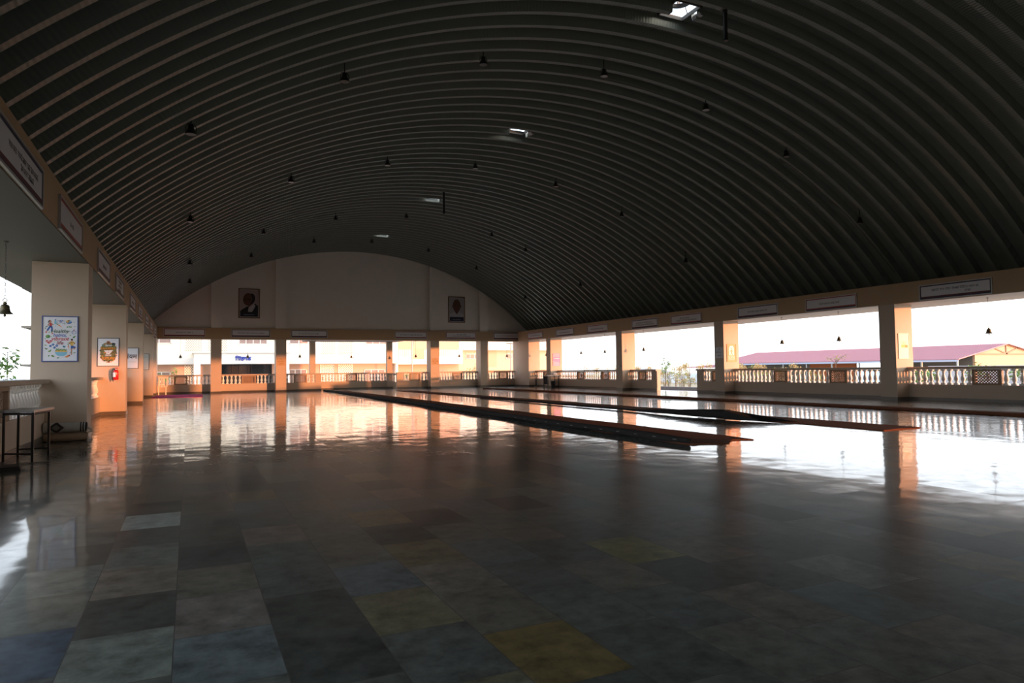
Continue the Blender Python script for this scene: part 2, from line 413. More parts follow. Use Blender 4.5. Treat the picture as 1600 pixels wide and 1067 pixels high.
cabl2 = MB(); cabl2.tube([(x, 14.15+.02*math.sin(x*3), arc_z(x, R-.23)) for x in [8.2+.2*i for i in range(16)]], .008, 5)
tag(cabl2.build('lamp_cable', 'steel'), 'pale thin cable beside the nearest lamp right of the ridge', 'cable')

# beams, gables -------------------------------------------------------------------
bm_ = MB(); bm_.prism([(XR,HB+.012),(22.2,HB+.012),(22.2,3.14),(21.6,3.14),(21.6,HT),(XR,HT)], 'y', YN, 42.1, 0); bm_.box(XR+.01,22.2,YN,42.1,HB,HB+.01,1)
struct(bm_.build('beam_right', ['beam','paint']), 'tan painted concrete beam along the open right side', 'beam')
bm_ = MB(); bm_.prism([(XL,HB+.012),(-3.3,HB+.012),(-3.3,3.14),(-2.9,3.14),(-2.9,HT),(XL,HT)], 'y', YN, 42.1, 0); bm_.box(-3.3,XL-.01,YN,42.1,HB,HB+.01,1)
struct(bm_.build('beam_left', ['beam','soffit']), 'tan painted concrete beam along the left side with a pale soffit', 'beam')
bm_ = MB(); bm_.box(XL,XR,YF,42.1,HB+.012,HT,0); bm_.box(XL,XR,YF+.01,42.1,HB,HB+.01,1)
struct(bm_.build('beam_far', ['beam','paint']), 'tan painted concrete beam across the far end', 'beam')
def gable(name, y0, y1, zb, m, label):
    xs = [-3.0 + 24.6*i/60 for i in range(61)]
    poly = [(xs[0], zb)] + [(x, max(zb+.01, arc_z(x)+.03)) for x in xs] + [(xs[-1], zb)]
    return struct(MB().prism(poly, 'y', y0, y1).build(name, m), label, 'wall')
gable('wall_far', 41.58, 41.85, 3.6, 'gable', 'pale arched gable wall above the far beam')
gable('wall_near_sunblock', YN-.25, YN, -.2, 'gable', 'unseen arched end wall behind the camera, closed to block sun')  # unseen end wall made solid to stop low sun and keep the hall dark
PIL = [(1.08,1.63), (4.50,5.08), (13.82,14.39), (17.25,17.79)]
for i, (x0, x1) in enumerate(PIL):
    poly = [(x0,HT),(x1,HT),(x1,arc_z(x1)+.02),(x0,arc_z(x0)+.02)]
    struct(MB().prism(poly, 'y', YF+.02, 41.6).build('pilaster', 'gable'), 'pale pilaster on the end gable, %s from its left corner' % ORD[i], 'pilaster')

# pillars -------------------------------------------------------------------------
def pillar(x0, x1, y0, y1, label, name='pillar', z1=HB, m='paint'):
    o = struct(MB().box(x0,x1,y0,y1,0,z1).build(name, m), label, 'pillar')
    s = MB(); e = .012
    s.box(x0-e,x1+e,y0-e,y1+e,0.001,.095); s.build('skirting', 'skirt', o)
    return o
LP = [5.9, 13.63, 21.45, 28.96, 36.79]
RP = [-1.6, 6.4, 14.17, 21.77, 29.11, 36.75]
LPN = ['near left pillar beside the camera', 'wide left pillar carrying the healthy habits poster', 'left pillar carrying the farmers poster and red extinguisher', 'left pillar carrying the white poster with large dark letters', 'last left pillar before the far corner']
for y, n in zip([-1.9]+LP, ['rear left pillar behind the camera']+LPN): pillar(-2.38, XL, y, y+.55, n)
RPN = ['rear right pillar behind the camera', 'near right pillar beside the camera', 'right pillar with the cream notice, nearest of those in view', 'right pillar with the orange notice beside the doorway', 'right pillar with the white switch beside the doorway', 'right pillar with the purple poster']
for y, n in zip(RP, RPN): pillar(XR, 20.78, y, y+.55, n)
pillar(XR, 20.78, 39.72, 42.1, 'corner pillar at the right end of the far side')
pillar(-2.38, XL, 40.3, 42.1, 'corner pillar at the left end of the far side')
FPN = ['far pillar left of the blue lettered porch', 'far pillar right of the blue lettered porch, with a notice', 'far pillar right of the street lamp, with a notice', 'far pillar nearest the right corner']
for (x0, x1), n in zip(PIL, FPN): pillar(x0, x1, YF, 42.1, n)
# entrance porch beyond the far side
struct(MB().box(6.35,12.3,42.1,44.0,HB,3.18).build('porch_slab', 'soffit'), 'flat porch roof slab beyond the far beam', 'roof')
pillar(6.72, 7.06, 43.4, 43.74, 'slim porch pillar at the left of the far entrance', 'porch_pillar')
pillar(11.57, 11.93, 43.4, 43.74, 'slim porch pillar at the right of the far entrance', 'porch_pillar')

# balustrades ---------------------------------------------------------------------
BT, BZ0, BZ1 = .2, .49, .95
def baluster_mesh():
    b = MB(); b.box(-.062,.062,-.062,.062,0,.05); b.box(-.058,.058,-.058,.058,.415,.46)
    b.lathe([(.05,.05),(.05,.065),(.034,.08),(.04,.095),(.058,.13),(.064,.17),(.058,.22),(.042,.28),(.031,.325),(.03,.345),(.043,.355),(.043,.372),(.032,.38),(.046,.405),(.046,.415)], 14)
    return b.mesh('baluster', [M['baluster']], 35)
BAL = baluster_mesh()
def lattice_meshes(w):
    h = BZ1-BZ0; f = MB(); t = .085
    f.box(-w/2,w/2,0,.12,0,.06); f.box(-w/2,w/2,0,.12,h-.06,h); f.box(-w/2,-w/2+t,0,.12,.06,h-.06); f.box(w/2-t,w/2,0,.12,.06,h-.06)
    l = MB(); x0,x1,z0,z1 = -w/2+t-.01, w/2-t+.01, .05, h-.05; p = .083
    n = int((x1-x0+z1-z0)/p)+2
    for s in (1,-1):
        for i in range(-n, n):
            c = i*p + p*.5          # line: s*(x-xm)+(z-zm)=c
            xm, zm = 0, (z0+z1)/2; pts = []
            for xx in (x0, x1):
                zz = zm + c - s*(xx-xm)
                if z0 <= zz <= z1: pts.append((xx, zz))
            for zz in (z0, z1):
                xx = xm + s*(c-(zz-zm))
                if x0 < xx < x1: pts.append((xx, zz))
            if len(pts) >= 2:
                q = max(pts[1:], key=lambda r: math.dist(r, pts[0]))
                if math.dist(q, pts[0]) > .03: l.bar(pts[0], q, .026, .056, .068)
    e = MB(); zm = h/2
    e.ring((0,zm), .078, .095, .052, .072, 22); e.ring((-.018,zm+.012), .022, .036, .053, .071, 14)
    e.bar((.03,zm+.07),(.03,zm-.06), .014, .053, .071); e.bar((-.04,zm-.045),(.03,zm-.065), .013, .053, .071)
    return f.mesh('lattice_panel', [M['lattice']]), l.mesh('lattice', [M['lattice']]), e.mesh('emblem', [M['lattice']])
LATT = {}
def balustrade(label, loc, rotz, length, panels, blocks=(), group=None, overhang=.07, name='balustrade', pitch=.2, skirt=True):
    """local x runs along the rail, local y points outwards, inner face at y=0"""
    t = thing(name, label, 'balustrade', loc, rotz, group)
    MB().box(0,length,0,BT,.0,BZ0).build('parapet_base', 'paint', t)
    if skirt: MB().box(0,length,-.014,0.004,.001,.095).build('skirting', 'skirt', t)
    r = MB(); r.prism([(-overhang,.965),(-overhang+.012,.955),(BT+overhang-.012,.955),(BT+overhang,.965),(BT+overhang,1.015),(BT+overhang-.015,1.03),(-overhang+.015,1.03),(-overhang,1.015)], 'x', 0, length)
    r.build('handrail', 'paint', t)
    for a, b in blocks: MB().box(a,b,.0,BT,BZ0,.955).build('end_block', 'paint', t)
    busy = sorted([tuple(p) for p in panels] + [tuple(b) for b in blocks])
    for a, b in panels:
        w = round(b-a, 2)
        if w not in LATT: LATT[w] = lattice_meshes(w)
        f, l, e = LATT[w]
        o = bpy.data.objects.new('lattice_panel', f); COL.objects.link(o); o.parent = t; o.location = ((a+b)/2, .04, BZ0)
        for nm, me in (('lattice', l), ('emblem', e)):
            c = bpy.data.objects.new(nm, me); COL.objects.link(c); c.parent = o
    edges = [0] + [x for p in busy for x in p] + [length]
    for a, b in zip(edges[::2], edges[1::2]):
        n = round((b-a)/pitch)
        if b-a < .12: continue
        n = max(1, n)
        for i in range(n):
            o = bpy.data.objects.new('baluster', BAL); COL.objects.link(o); o.parent = t; o.location = (a + (b-a)*(i+.5)/n, BT/2, BZ0)
    return t
def right_bal(label, ya, yb, panels, blocks=()):          # ya<yb world; local x = -Y from yb
    balustrade(label, (20.53, yb, 0), -PI/2, yb-ya, [(yb-b, yb-a) for a, b in panels], [(yb-b, yb-a) for a, b in blocks])
right_bal('white balustrade in the open bay at the right edge of the view', 6.95, 14.17, [(8.6,9.4),(11.47,12.27)])
right_bal('white balustrade with two lattice panels before the long pink roof', 14.72, 21.77, [(16.45,17.16),(19.06,19.72)])
right_bal('short balustrade piece with end block just before the side doorway', 22.32, 24.12, [(22.72,23.2)], [(23.72,24.12)])
right_bal('short balustrade piece with one lattice panel just past the side doorway', 27.0, 29.11, [(27.94,28.56)], [(27.0,27.42)])
right_bal('white balustrade between the purple poster pillar and the switch pillar', 29.66, 36.75, [(31.3,32.03),(33.86,34.62)])
right_bal('short balustrade in the last right bay by the far corner', 37.3, 39.72, [(38.26,38.85)])
right_bal('white balustrade beside the camera on the right', -1.05, 6.4, [(1.5,2.2),(4.0,4.7)])
def left_bal(label, ya, yb, panels):
    balustrade(label, (-2.17, ya, 0), PI/2, yb-ya, [(a-ya, b-ya) for a, b in panels])
left_bal('shaded balustrade behind the small table on the left', 6.45, 13.63, [(7.9,8.7),(10.55,11.36)])
left_bal('sunlit balustrade between the two poster pillars on the left', 14.18, 21.45, [(15.9,16.6),(18.9,19.6)])
left_bal('balustrade behind the extinguisher pillar on the left', 22.0, 28.96, [(23.7,24.4),(26.6,27.3)])
left_bal('balustrade before the last left pillar', 29.51, 36.79, [(31.2,31.9),(34.2,34.9)])
left_bal('short balustrade in the last left bay by the far corner', 37.34, 40.3, [(38.5,39.1)])
def far_bal(label, xa, xb, panels, blocks=(), y=41.87, **k):
    balustrade(label, (xa, y, 0), 0, xb-xa, [(a-xa, b-xa) for a, b in panels], [(a-xa, b-xa) for a, b in blocks], **k)
far_bal('far balustrade in the corner bay above the magenta mat', XL, 1.08, [(-.76,-.08)])
far_bal('far sunlit balustrade in front of the blue lettered porch', 1.63, 4.50, [(2.72,3.48)])
far_bal('far balustrade left of the entrance, with a solid end block', 5.08, 7.15, [(5.58,6.33)], [(6.8,7.15)])
far_bal('recessed porch balustrade across the far entrance', 7.06, 11.57, [(8.97,9.67)], y=43.5)
far_bal('far balustrade right of the entrance, with a solid end block', 11.78, 13.82, [(12.63,13.34)], [(11.78,12.2)])
far_bal('far balustrade between the lamp pillar and the next pillar', 14.39, 17.25, [(15.51,16.2)])
far_bal('far balustrade in the right corner bay', 17.79, XR, [(18.8,19.5)])
sr = thing('stair_railing', 'sloping railing going down beside the far entrance', 'railing', (11.93,43.55,0))
MB().prism([(0,.93),(1.2,.55),(1.2,.63),(0,1.01)], 'y', -.1, .12).build('handrail', 'paint', sr)
MB().prism([(0,0),(1.2,-.3),(1.2,.12),(0,.46)], 'y', -.06, .08).build('parapet_base', 'paint', sr)
for i in range(5):
    o = bpy.data.objects.new('baluster', BAL); COL.objects.link(o); o.parent = sr; o.location = (.13+.23*i, 0, .43-.073*i)

# bells ---------------------------------------------------------------------------
def make_bell(drop):
    t = thing('hanging_bell', 'x', 'bell', (0,0,0), 0, 'small bells hanging in the open bays')
    MB().lathe([(.03,0),(.03,-.015),(.008,-.02)], 10).build('ceiling_hook', 'rope', t)
    ch = MB(); n = int(drop/.045)
    for i in range(n):
        z = -.02 - (drop-.02)*(i+.5)/n; a = .016
        if i % 2: ch.tube([(0,-a*.5,z-.024),(0,a*.5,z-.024),(0,a*.5,z+.024),(0,-a*.5,z+.024),(0,-a*.5,z-.024)], .003, 5)
        else: ch.tube([(-a*.5,0,z-.024),(a*.5,0,z-.024),(a*.5,0,z+.024),(-a*.5,0,z+.024),(-a*.5,0,z-.024)], .003, 5)
    ch.build('chain', 'rope', t)
    z = -drop
    rg = MB(); rg.ring((0,z-.028), .02, .029, -.005, .005, 16); rg.build('ring', 'brass', t, smooth=50)
    MB().lathe([(.012,z-.055),(.026,z-.062),(.028,z-.075),(.018,z-.085),(.045,z-.095),(.055,z-.11),(.06,z-.155),(.07,z-.19),(.098,z-.215),(.1,z-.222),(.088,z-.222),(.06,z-.19),(.04,z-.12)], 22).build('bell_body', 'brass', t, smooth=45)
    MB().lathe([(.004,z-.12),(.006,z-.225),(.017,z-.235),(.017,z-.252),(.005,z-.265)], 10).build('clapper', 'brass', t, smooth=50)
    return t
bell = make_bell(.81); bfirst = True
BELLS = [(-2.36,11.75,'brass bell on a chain above the small table at the left edge')]
for y, w in [(11.79,'brass bell in front of the pink gable at the right edge'),(16.71,'bell over the pink roof, nearer the cream notice pillar'),(19.23,'bell over the pink roof, nearer the orange notice pillar'),
             (22.81,'bell half hidden by the pillar with the orange notice'),(28.0,'bell above the lattice panel past the side doorway'),(31.5,'bell in the bay of the purple poster, nearer the switch pillar'),
             (33.99,'bell in the bay of the purple poster, nearer the poster'),(38.23,'bell in the last right bay by the far corner')]:
    BELLS.append((20.76, y*1.0175-.14, w))
for x, w in [(-.44,'small bell in the far corner bay above the magenta mat'),(3.02,'small bell in front of the blue porch lettering'),(5.89,'small bell in the far bay left of the slim porch pillar'),(12.98,'small bell beside the far street lamp pole'),
             (15.92,'small bell in the far bay before a curtained window'),(19.35,'small bell in the far right corner bay')]:
    BELLS.append((x, 41.75, w))
BELLS.append((9.2, 43.1, 'small bell hanging in the middle of the far entrance'))
for x, y, w in BELLS:
    if bfirst: bell.location = (x,y,HB); bell['label'] = w; bfirst = False
    else: dup(bell, (x,y,HB), rnd.uniform(-.4,.4), w)

# slogan boards ----------------------------------------------------------------------
def squiggle(mb, x0, x1, zc, h, d, seed, mi=0):
    """illegible line of small hanging script: a head line per word with short strokes beneath"""
    r = random.Random(seed); x = x0
    while x < x1-h:
        w = min(r.uniform(1.6,4.2)*h, x1-x)
        mb.rect(x, x+w, zc+h*.32, zc+h*.46, d, mi)
        c = x + h*.15
        while c < x+w-h*.2:
            k = r.random()
            mb.rect(c+h*.32, c+h*.44, zc-h*.5, zc+h*.34, d, mi)
            if k < .6: mb.bar((c, zc+h*.05),(c+h*.36, zc-h*.12), h*.13, -d, -d+.0006, mi)
            if k > .4: mb.bar((c+h*.02, zc-h*.05),(c+h*.2, zc-h*.42), h*.13, -d, -d+.0006, mi)
            if k > .8: mb.bar((c+h*.1, zc+h*.5),(c+h*.45, zc+h*.72), h*.12, -d, -d+.0006, mi)
            c += h*r.uniform(.5,.75)
        x += w + h*.4
def board(label, loc, rotz, border, lines, w=2.08, seed=0):
    t = thing('slogan_board', label, 'sign', loc, rotz, 'slogan boards along the beams')
    h = .46; f = MB(); b = .028
    f.box(-w/2,w/2,-.03,0,-h/2,-h/2+b); f.box(-w/2,w/2,-.03,0,h/2-b,h/2); f.box(-w/2,-w/2+b,-.03,0,-h/2+b,h/2-b); f.box(w/2-b,w/2,-.03,0,-h/2+b,h/2-b)
    f.build('frame', 'frame_w', t)
    MB().box(-w/2+b,w/2-b,-.018,0,-h/2+b,h/2-b).build('sheet', 'white', t)
    pr = MB(); d = .019; x = w/2-b; z = h/2-b; k = .032
    top, bot = (0,1) if border == 'navy' else (1,0)
    pr.rect(-x,x,z-k,z,d,top); pr.rect(-x,-x+k,-z,z-k,d,top); pr.rect(x-k,x,-z,z-k,d,top); pr.rect(-x,x,-z,-z+k*1.1,d,0); pr.rect(-x+k,x-k,-z+k*1.1,-z+k*2.4,d,2 if border=='navy' else 1)
    pr.build('border_print', ['navy','red','maroon'], t)
    tx = MB(); hh = .062
    for i, (a, bb) in enumerate(lines):
        zc = (len(lines)-1)*.05 - i*.10
        squiggle(tx, a*w, bb*w, zc, hh, .019, seed*7+i)
    tx.build('slogan_print', 'ink', t)
    return t
s1 = [[(-.22,.24)], [(-.2,.22),(-.3,.32)], [(-.3,.3)], [(-.15,.15)], [(-.28,.3),(.1,.3)], [(-.24,.22),(-.32,.28)]]
LB = [(8.37,'navy',[(-.3,.36),(-.05,.25)],'at the left edge of the view'),(11.6,'red',[(-.08,.12)],'second along the left beam, above the small table'),(15.8,'navy',[(-.12,.18)],'third along the left beam, just past the healthy habits pillar'),
      (19.25,'navy',[(-.2,.2),(-.2,.2),(-.2,.1)],'fourth along the left beam, before the farmers pillar'),(23.5,'navy',s1[0],'fifth along the left beam, just past the extinguisher'),(27.0,'red',s1[1],'sixth along the left beam'),
      (31.2,'navy',s1[2],'seventh along the left beam'),(34.7,'red',s1[3],'eighth along the left beam, before the last pillar'),(38.6,'navy',s1[0],'last along the left beam by the far corner')]
for i, (y, b, l, w) in enumerate(LB): board('white slogan board, %s' % w, (XL+.001,y,3.245), PI/2, b, l, seed=i+1)
RB = [(12.3,'navy',[(-.32,.33),(.14,.24)],'navy bordered, on the right beam at the right edge'),(16.52,'red',[(-.22,.19)],'red bordered, over the pink roof bay, nearer the cream notice'),(19.87,'navy',[(-.24,.24)],'navy bordered, over the pink roof bay, nearer the orange notice'),
      (24.1,'red',[(-.2,.15),(-.3,.34)],'red bordered, above the side doorway'),(27.15,'navy',[(-.32,.3),(-.36,.36)],'navy bordered, above the balustrade past the doorway'),(31.4,'red',[(-.3,.3)],'on the right beam beside the switch pillar'),
      (34.95,'navy',[(-.3,.28)],'on the right beam beside the purple poster pillar'),(38.75,'red',[(-.32,.35)],'on the right beam nearest the far corner')]
for i, (y, b, l, w) in enumerate(RB): board('white slogan board, %s' % w, (XR-.001,y,3.255), -PI/2, b, l, seed=i+20)
FB = [(-.24,'red',[(-.22,.2)],'red bordered, at the left end of the far beam'),(3.15,'navy',[(-.34,.34)],'navy bordered, above the blue lettered porch'),(6.37,'navy',[(-.3,.25)],'navy bordered, above the slim left porch pillar'),
      (12.54,'red',[(-.34,.34)],'red bordered, above the far street lamp'),(15.88,'red',[(-.14,.18),(-.28,.34)],'red bordered with two lines, under the right portrait'),(19.22,'navy',[(-.42,.44)],'navy bordered, at the right end of the far beam')]
for i, (x, b, l, w) in enumerate(FB): board('white slogan board, %s' % w, (x,YF-.001,3.345), 0, b, l, seed=i+40)

# portraits ---------------------------------------------------------------------------
def portrait(label, loc, kind):
    w, h = 1.14, 1.69
    t = thing('framed_portrait', label, 'picture', loc)
    f = MB(); b = .05
    f.box(-w/2,w/2,-.05,0,0,b); f.box(-w/2,w/2,-.05,0,h-b,h); f.box(-w/2,-w/2+b,-.05,0,b,h-b); f.box(w/2-b,w/2,-.05,0,b,h-b)
    f.build('frame', 'wood', t)
    MB().box(-w/2+b,w/2-b,-.02,0,b,h-b).build('mount', 'frame_w', t)
    p = MB(); d = .021; x = w/2-b-.045; z0, z1 = b+.045, h-b-.045
    p.rect(-x,x,z0,z1,d,0)
    if kind == 0:
        p.flat([(-x,z0),(x,z0),(x,.72),(x*.62,.84),(.12,.72),(-.12,.66),(-.36,.5),(-x,.4)], d+.001, 1)
        p.flat([(-.06,.36),(.16,.36),(.34,.7),(.26,.82),(-.02,.66)], d+.002, 2)
        p.flat([(-.02,.62),(.22,.86),(.1,.9),(-.06,.78)], d+.003, 3)
        p.ell(-.06, 1.08, .27, .36, d+.004, 3, 22, -.12); p.ell(.12,1.12,.2,.3,d+.005,1,18,-.1); p.ell(-.07,1.10,.24,.32,d+.006,3,20,-.1)
        p.rect(-.3,.1,1.08,1.11,d+.007,1); p.ring((-.2,1.06), .055,.07,-(d+.007),-(d+.006),12,1); p.ring((0,1.05), .055,.07,-(d+.007),-(d+.006),12,1)
        p.ell(-.12,.88,.08,.018,d+.007,4,10)
        p.rect(-x,x,z0,z0+.17,d+.008,5)
    else:
        p.flat([(-x,z0),(x,z0),(x,.55),(.22,.68),(-.2,.68),(-x,.55)], d+.001, 2)
        p.flat([(-.13,.74),(.13,.74),(.06,.6),(.01,.55),(-.06,.6)], d+.003, 3)
        p.ell(0, 1.1, .27, .42, d+.004, 3, 24); p.ell(-.265,1.06,.05,.09,d+.0045,3,10); p.ell(.265,1.06,.05,.09,d+.0045,3,10)
        p.ell(-.11,1.12,.05,.018,d+.006,1,10); p.ell(.11,1.12,.05,.018,d+.006,1,10); p.ell(0,.9,.09,.018,d+.006,4,10)
        p.rect(-x,x,z0,z0+.27,d+.008,5)
    squiggle(p, -x*.6, x*.6, z0+.1, .05, d+.009, 5+kind, 2)
    p.build('photograph', ['p_bg' if kind == 0 else 'p_bg2','p_suit','p_shirt','p_skin2','p_dkred','p_navy'], t)
portrait('framed portrait of a person in a dark suit and glasses', (3.07,41.575,4.22), 0)
portrait('framed portrait of a bald person in a white shirt', (15.7,41.575,4.2), 1)

# posters ------------------------------------------------------------------------------
PW, PH = .52, .77
def poster(label, loc, frame, sheet, w=PW, h=PH, b=.016):
    t = thing('poster', label, 'poster', loc)
    f = MB()
    f.box(-w/2,w/2,-.02,0,0,b); f.box(-w/2,w/2,-.02,0,h-b,h); f.box(-w/2,-w/2+b,-.02,0,b,h-b); f.box(w/2-b,w/2,-.02,0,b,h-b)
    f.build('frame', frame, t)
    MB().box(-w/2+b,w/2-b,-.012,0,b,h-b).build('sheet', sheet, t)
    return t
# healthy habits; picture units: u right 0..1, v up 0..1 of the sheet
t = poster('poster reading Healthy habits, vibrant life in a blue frame', (-1.967,13.63,1.32), 'bluef', 'paper')
pal = ['p_green','p_dgreen','p_lgreen','p_blue','p_lblue','p_red','p_orange','p_yellow','p_skin','p_dark','p_white','p_dkred']
I = {n: i for i, n in enumerate(pal)}
def U(u, v): return ((u-.5)*PW, v*PH)
A = MB(); D = .013
def ell(u, v, ru, rv, n, d=0, rot=0): x, z = U(u, v); A.ell(x, z, ru*PW, rv*PH, D+d*.0007, I[n], 14, rot)
def poly(pts, n, d=0): A.flat([U(*p) for p in pts], D+d*.0007, I[n])
def lf(u, v, l, w, rot, n, d=0): x, z = U(u, v); A.leafp(x, z, l*PW, w*PW, rot, D+d*.0007, I[n])
def ln(pts, w, n, d=0): A.line([U(*p) for p in pts], w*PW, D+d*.0007, I[n])
# the running figure
ell(.23,.875,.032,.026,'p_skin',1); ell(.215,.885,.036,.026,'p_dark',0); ln([(.2,.88),(.17,.855)],.03,'p_dark',0)
poly([(.2,.85),(.27,.845),(.275,.78),(.22,.77)],'p_red',1); ln([(.21,.84),(.16,.80),(.2,.785)],.025,'p_skin',2); ln([(.265,.835),(.3,.80),(.31,.82)],.025,'p_skin',2)
ln([(.235,.78),(.19,.73),(.15,.68)],.05,'p_blue',1); ln([(.25,.78),(.28,.73),(.27,.66)],.05,'p_blue',1); ln([(.15,.68),(.12,.645)],.03,'p_skin',1); ln([(.27,.66),(.28,.625)],.03,'p_skin',1)
ln([(.1,.65),(.13,.63)],.03,'p_red',2); ln([(.27,.615),(.31,.61)],.03,'p_red',2)
# bottle, bicycle, bowl
poly([(.34,.82),(.395,.82),(.395,.895),(.34,.895)],'p_lblue',0); poly([(.35,.9),(.385,.9),(.385,.925),(.35,.925)],'p_blue',0)
for u in (.46,.58):
    x, z = U(u,.87); A.ring((x,z), .045*PW, .053*PW, -(D+.0007), -D, 16, I['p_blue'])
ln([(.46,.87),(.5,.905),(.56,.9),(.58,.87)],.009,'p_blue',1); ln([(.46,.87),(.52,.865),(.56,.9),(.55,.92)],.009,'p_blue',1); ln([(.52,.865),(.5,.915)],.009,'p_blue',1)
ell(.735,.865,.08,.035,'p_blue',0); ell(.7,.88,.04,.026,'p_yellow',1); ell(.76,.885,.035,.024,'p_lblue',1); ell(.73,.9,.03,.015,'p_orange',1)
# carrots, leaves, fruit
poly([(.43,.80),(.47,.815),(.56,.745)],'p_orange',0); lf(.42,.82,.08,.03,2.6,'p_green',0)
for u, v, l, w, r, n in [(.12,.76,.06,.03,.6,'p_green'),(.1,.73,.05,.03,-.5,'p_dgreen'),(.14,.77,.05,.03,1.6,'p_dgreen'),(.7,.76,.06,.04,.4,'p_green'),(.76,.765,.06,.04,2.2,'p_green'),(.8,.76,.06,.03,1.2,'p_lgreen'),
                         (.88,.87,.04,.02,2.4,'p_lgreen'),(.9,.77,.05,.03,.3,'p_lgreen'),(.88,.54,.1,.05,.7,'p_green'),(.91,.56,.05,.03,2.0,'p_lgreen'),(.2,.64,.06,.03,.9,'p_lgreen'),(.26,.55,.04,.02,.6,'p_lgreen'),
                         (.78,.58,.06,.03,2.4,'p_lgreen'),(.1,.50,.05,.025,2.3,'p_green'),(.11,.36,.07,.04,2.4,'p_lgreen'),(.14,.28,.07,.04,.7,'p_green'),(.11,.29,.06,.03,2.2,'p_dgreen'),(.22,.23,.1,.06,.5,'p_lgreen'),(.25,.25,.05,.03,1.3,'p_green'),
                         (.2,.13,.06,.04,.9,'p_green'),(.31,.12,.12,.06,-.5,'p_lgreen'),(.30,.135,.06,.03,.3,'p_green'),(.45,.085,.07,.04,.2,'p_green'),(.88,.19,.05,.03,.9,'p_lgreen'),(.91,.20,.05,.03,2.0,'p_green'),(.41,.29,.04,.02,.6,'p_green'),(.47,.285,.04,.02,2.4,'p_green'),
                         (.93,.45,.04,.02,1.2,'p_lgreen'),(.72,.41,.05,.02,1.0,'p_lgreen'),(.37,.78,.05,.02,.4,'p_lblue'),(.62,.83,.05,.02,.4,'p_green'),(.35,.43,.04,.02,.2,'p_lgreen')]:
    lf(u, v, l, w, r, n)
ell(.17,.55,.065,.037,'p_green',0); ell(.15,.56,.03,.017,'p_lgreen',1)
poly([(.2,.39),(.1,.445),(.12,.47),(.16,.47),(.2,.455),(.24,.47),(.28,.465),(.29,.44)],'p_red',0); ln([(.13,.44),(.18,.44),(.195,.455),(.215,.425),(.27,.44)],.012,'p_white',1)
for u, v in ((.24,.345),(.31,.375),(.35,.31),(.41,.35)): ell(u,v,.036,.024,'p_blue',0); ell(u-.008,v+.006,.014,.009,'p_lblue',1)
for u, v in ((.6,.335),(.62,.325)): ell(u,v,.035,.02,'p_lblue',0)
ell(.79,.20,.03,.014,'p_lblue',0)
poly([(.74,.37),(.71,.345),(.735,.27)],'p_orange',0); lf(.72,.375,.05,.025,2,'p_green',0)
# salad bowl
poly([(.36,.215),(.71,.215),(.68,.16),(.61,.125),(.46,.125),(.39,.16)],'p_lblue',0); poly([(.36,.215),(.71,.215),(.67,.245),(.58,.26),(.47,.26),(.39,.245)],'p_yellow',1)
for i in range(11): lf(.39+.028*i,.25+.01*(i%3),.05,.04,.4+.9*i,'p_green' if i % 2 else 'p_lgreen',2)
poly([(.62,.1),(.7,.09),(.78,.13),(.74,.155)],'p_orange',0); poly([(.73,.13),(.78,.12),(.77,.16)],'p_dkred',1)
# stopwatch
x, z = U(.88,.645); A.ring((x,z), .052*PW, .064*PW, -(D+.0007), -D, 18, I['p_blue']); poly([(.865,.69),(.895,.69),(.895,.71),(.865,.71)],'p_red',0); ln([(.88,.645),(.88,.68)],.01,'p_red',0)
# the tree-pose figure
ell(.825,.475,.03,.025,'p_skin',1); ell(.825,.487,.031,.018,'p_dark',2)
poly([(.79,.445),(.86,.445),(.865,.35),(.795,.35)],'p_yellow',1); ln([(.795,.435),(.745,.405),(.79,.38)],.03,'p_skin',0); ln([(.855,.435),(.915,.405),(.88,.385)],.03,'p_skin',0)
ln([(.805,.435),(.765,.41)],.045,'p_yellow',1); ln([(.85,.435),(.895,.41)],.045,'p_yellow',1)
poly([(.795,.35),(.865,.35),(.86,.29),(.8,.285)],'p_blue',1); ln([(.855,.33),(.92,.31)],.055,'p_blue',1); ln([(.92,.31),(.87,.275)],.035,'p_skin',1); ln([(.815,.29),(.815,.17)],.035,'p_skin',1); ln([(.8,.16),(.83,.16)],.025,'p_skin',1)
A.build('artwork', pal, t)
for s, v, m, sz in (('Healthy', .665, 'p_dgreen', .082), ('habits,', .58, 'p_blue', .076), ('vibrant', .50, 'p_red', .09), ('life', .41, 'p_dkred', .084)):
    lettering('lettering', s, sz, m, t, ((.49-.5)*PW, -D-.001, v*PH), shear=.28, bold=.0009)

# save farmers
t = poster('poster reading Save Farmers Save Future in a dark blue frame', (-1.99,21.45,1.32), 'darkf', 'paper')
A = MB(); pal = ['p_olive','p_brown','p_orange','p_dgreen','p_red','p_white','p_amber','p_yellow','p_lgreen','p_dark']; I = {n: i for i, n in enumerate(pal)}
rr_ = random.Random(3)
ring_pts = []
for k in range(44):
    a = 2*PI*k/44; e = 1+.05*math.sin(5*a)+.02*math.sin(11*a); ring_pts.append((.5+.36*e*math.cos(a), .495+.335*e*math.sin(a)))
poly(ring_pts, 'p_olive', 0)
for k in range(150):
    a = rr_.uniform(0, 2*PI); q = rr_.uniform(.82, 1.05); lf(.5+.37*q*math.cos(a), .495+.345*q*math.sin(a), .085, .045, rr_.uniform(0, 6.3), rr_.choice(['p_brown','p_orange','p_dgreen','p_olive','p_brown','p_dgreen','p_lgreen']), 1 + k % 3)
ell(.5,.845,.055,.037,'p_brown',5)
for k in range(10): lf(.5+.07*math.cos(k*.63), .845+.047*math.sin(k*.63), .05, .03, k*.63, 'p_red', 4)
ell(.73,.79,.09,.04,'p_dark',4)
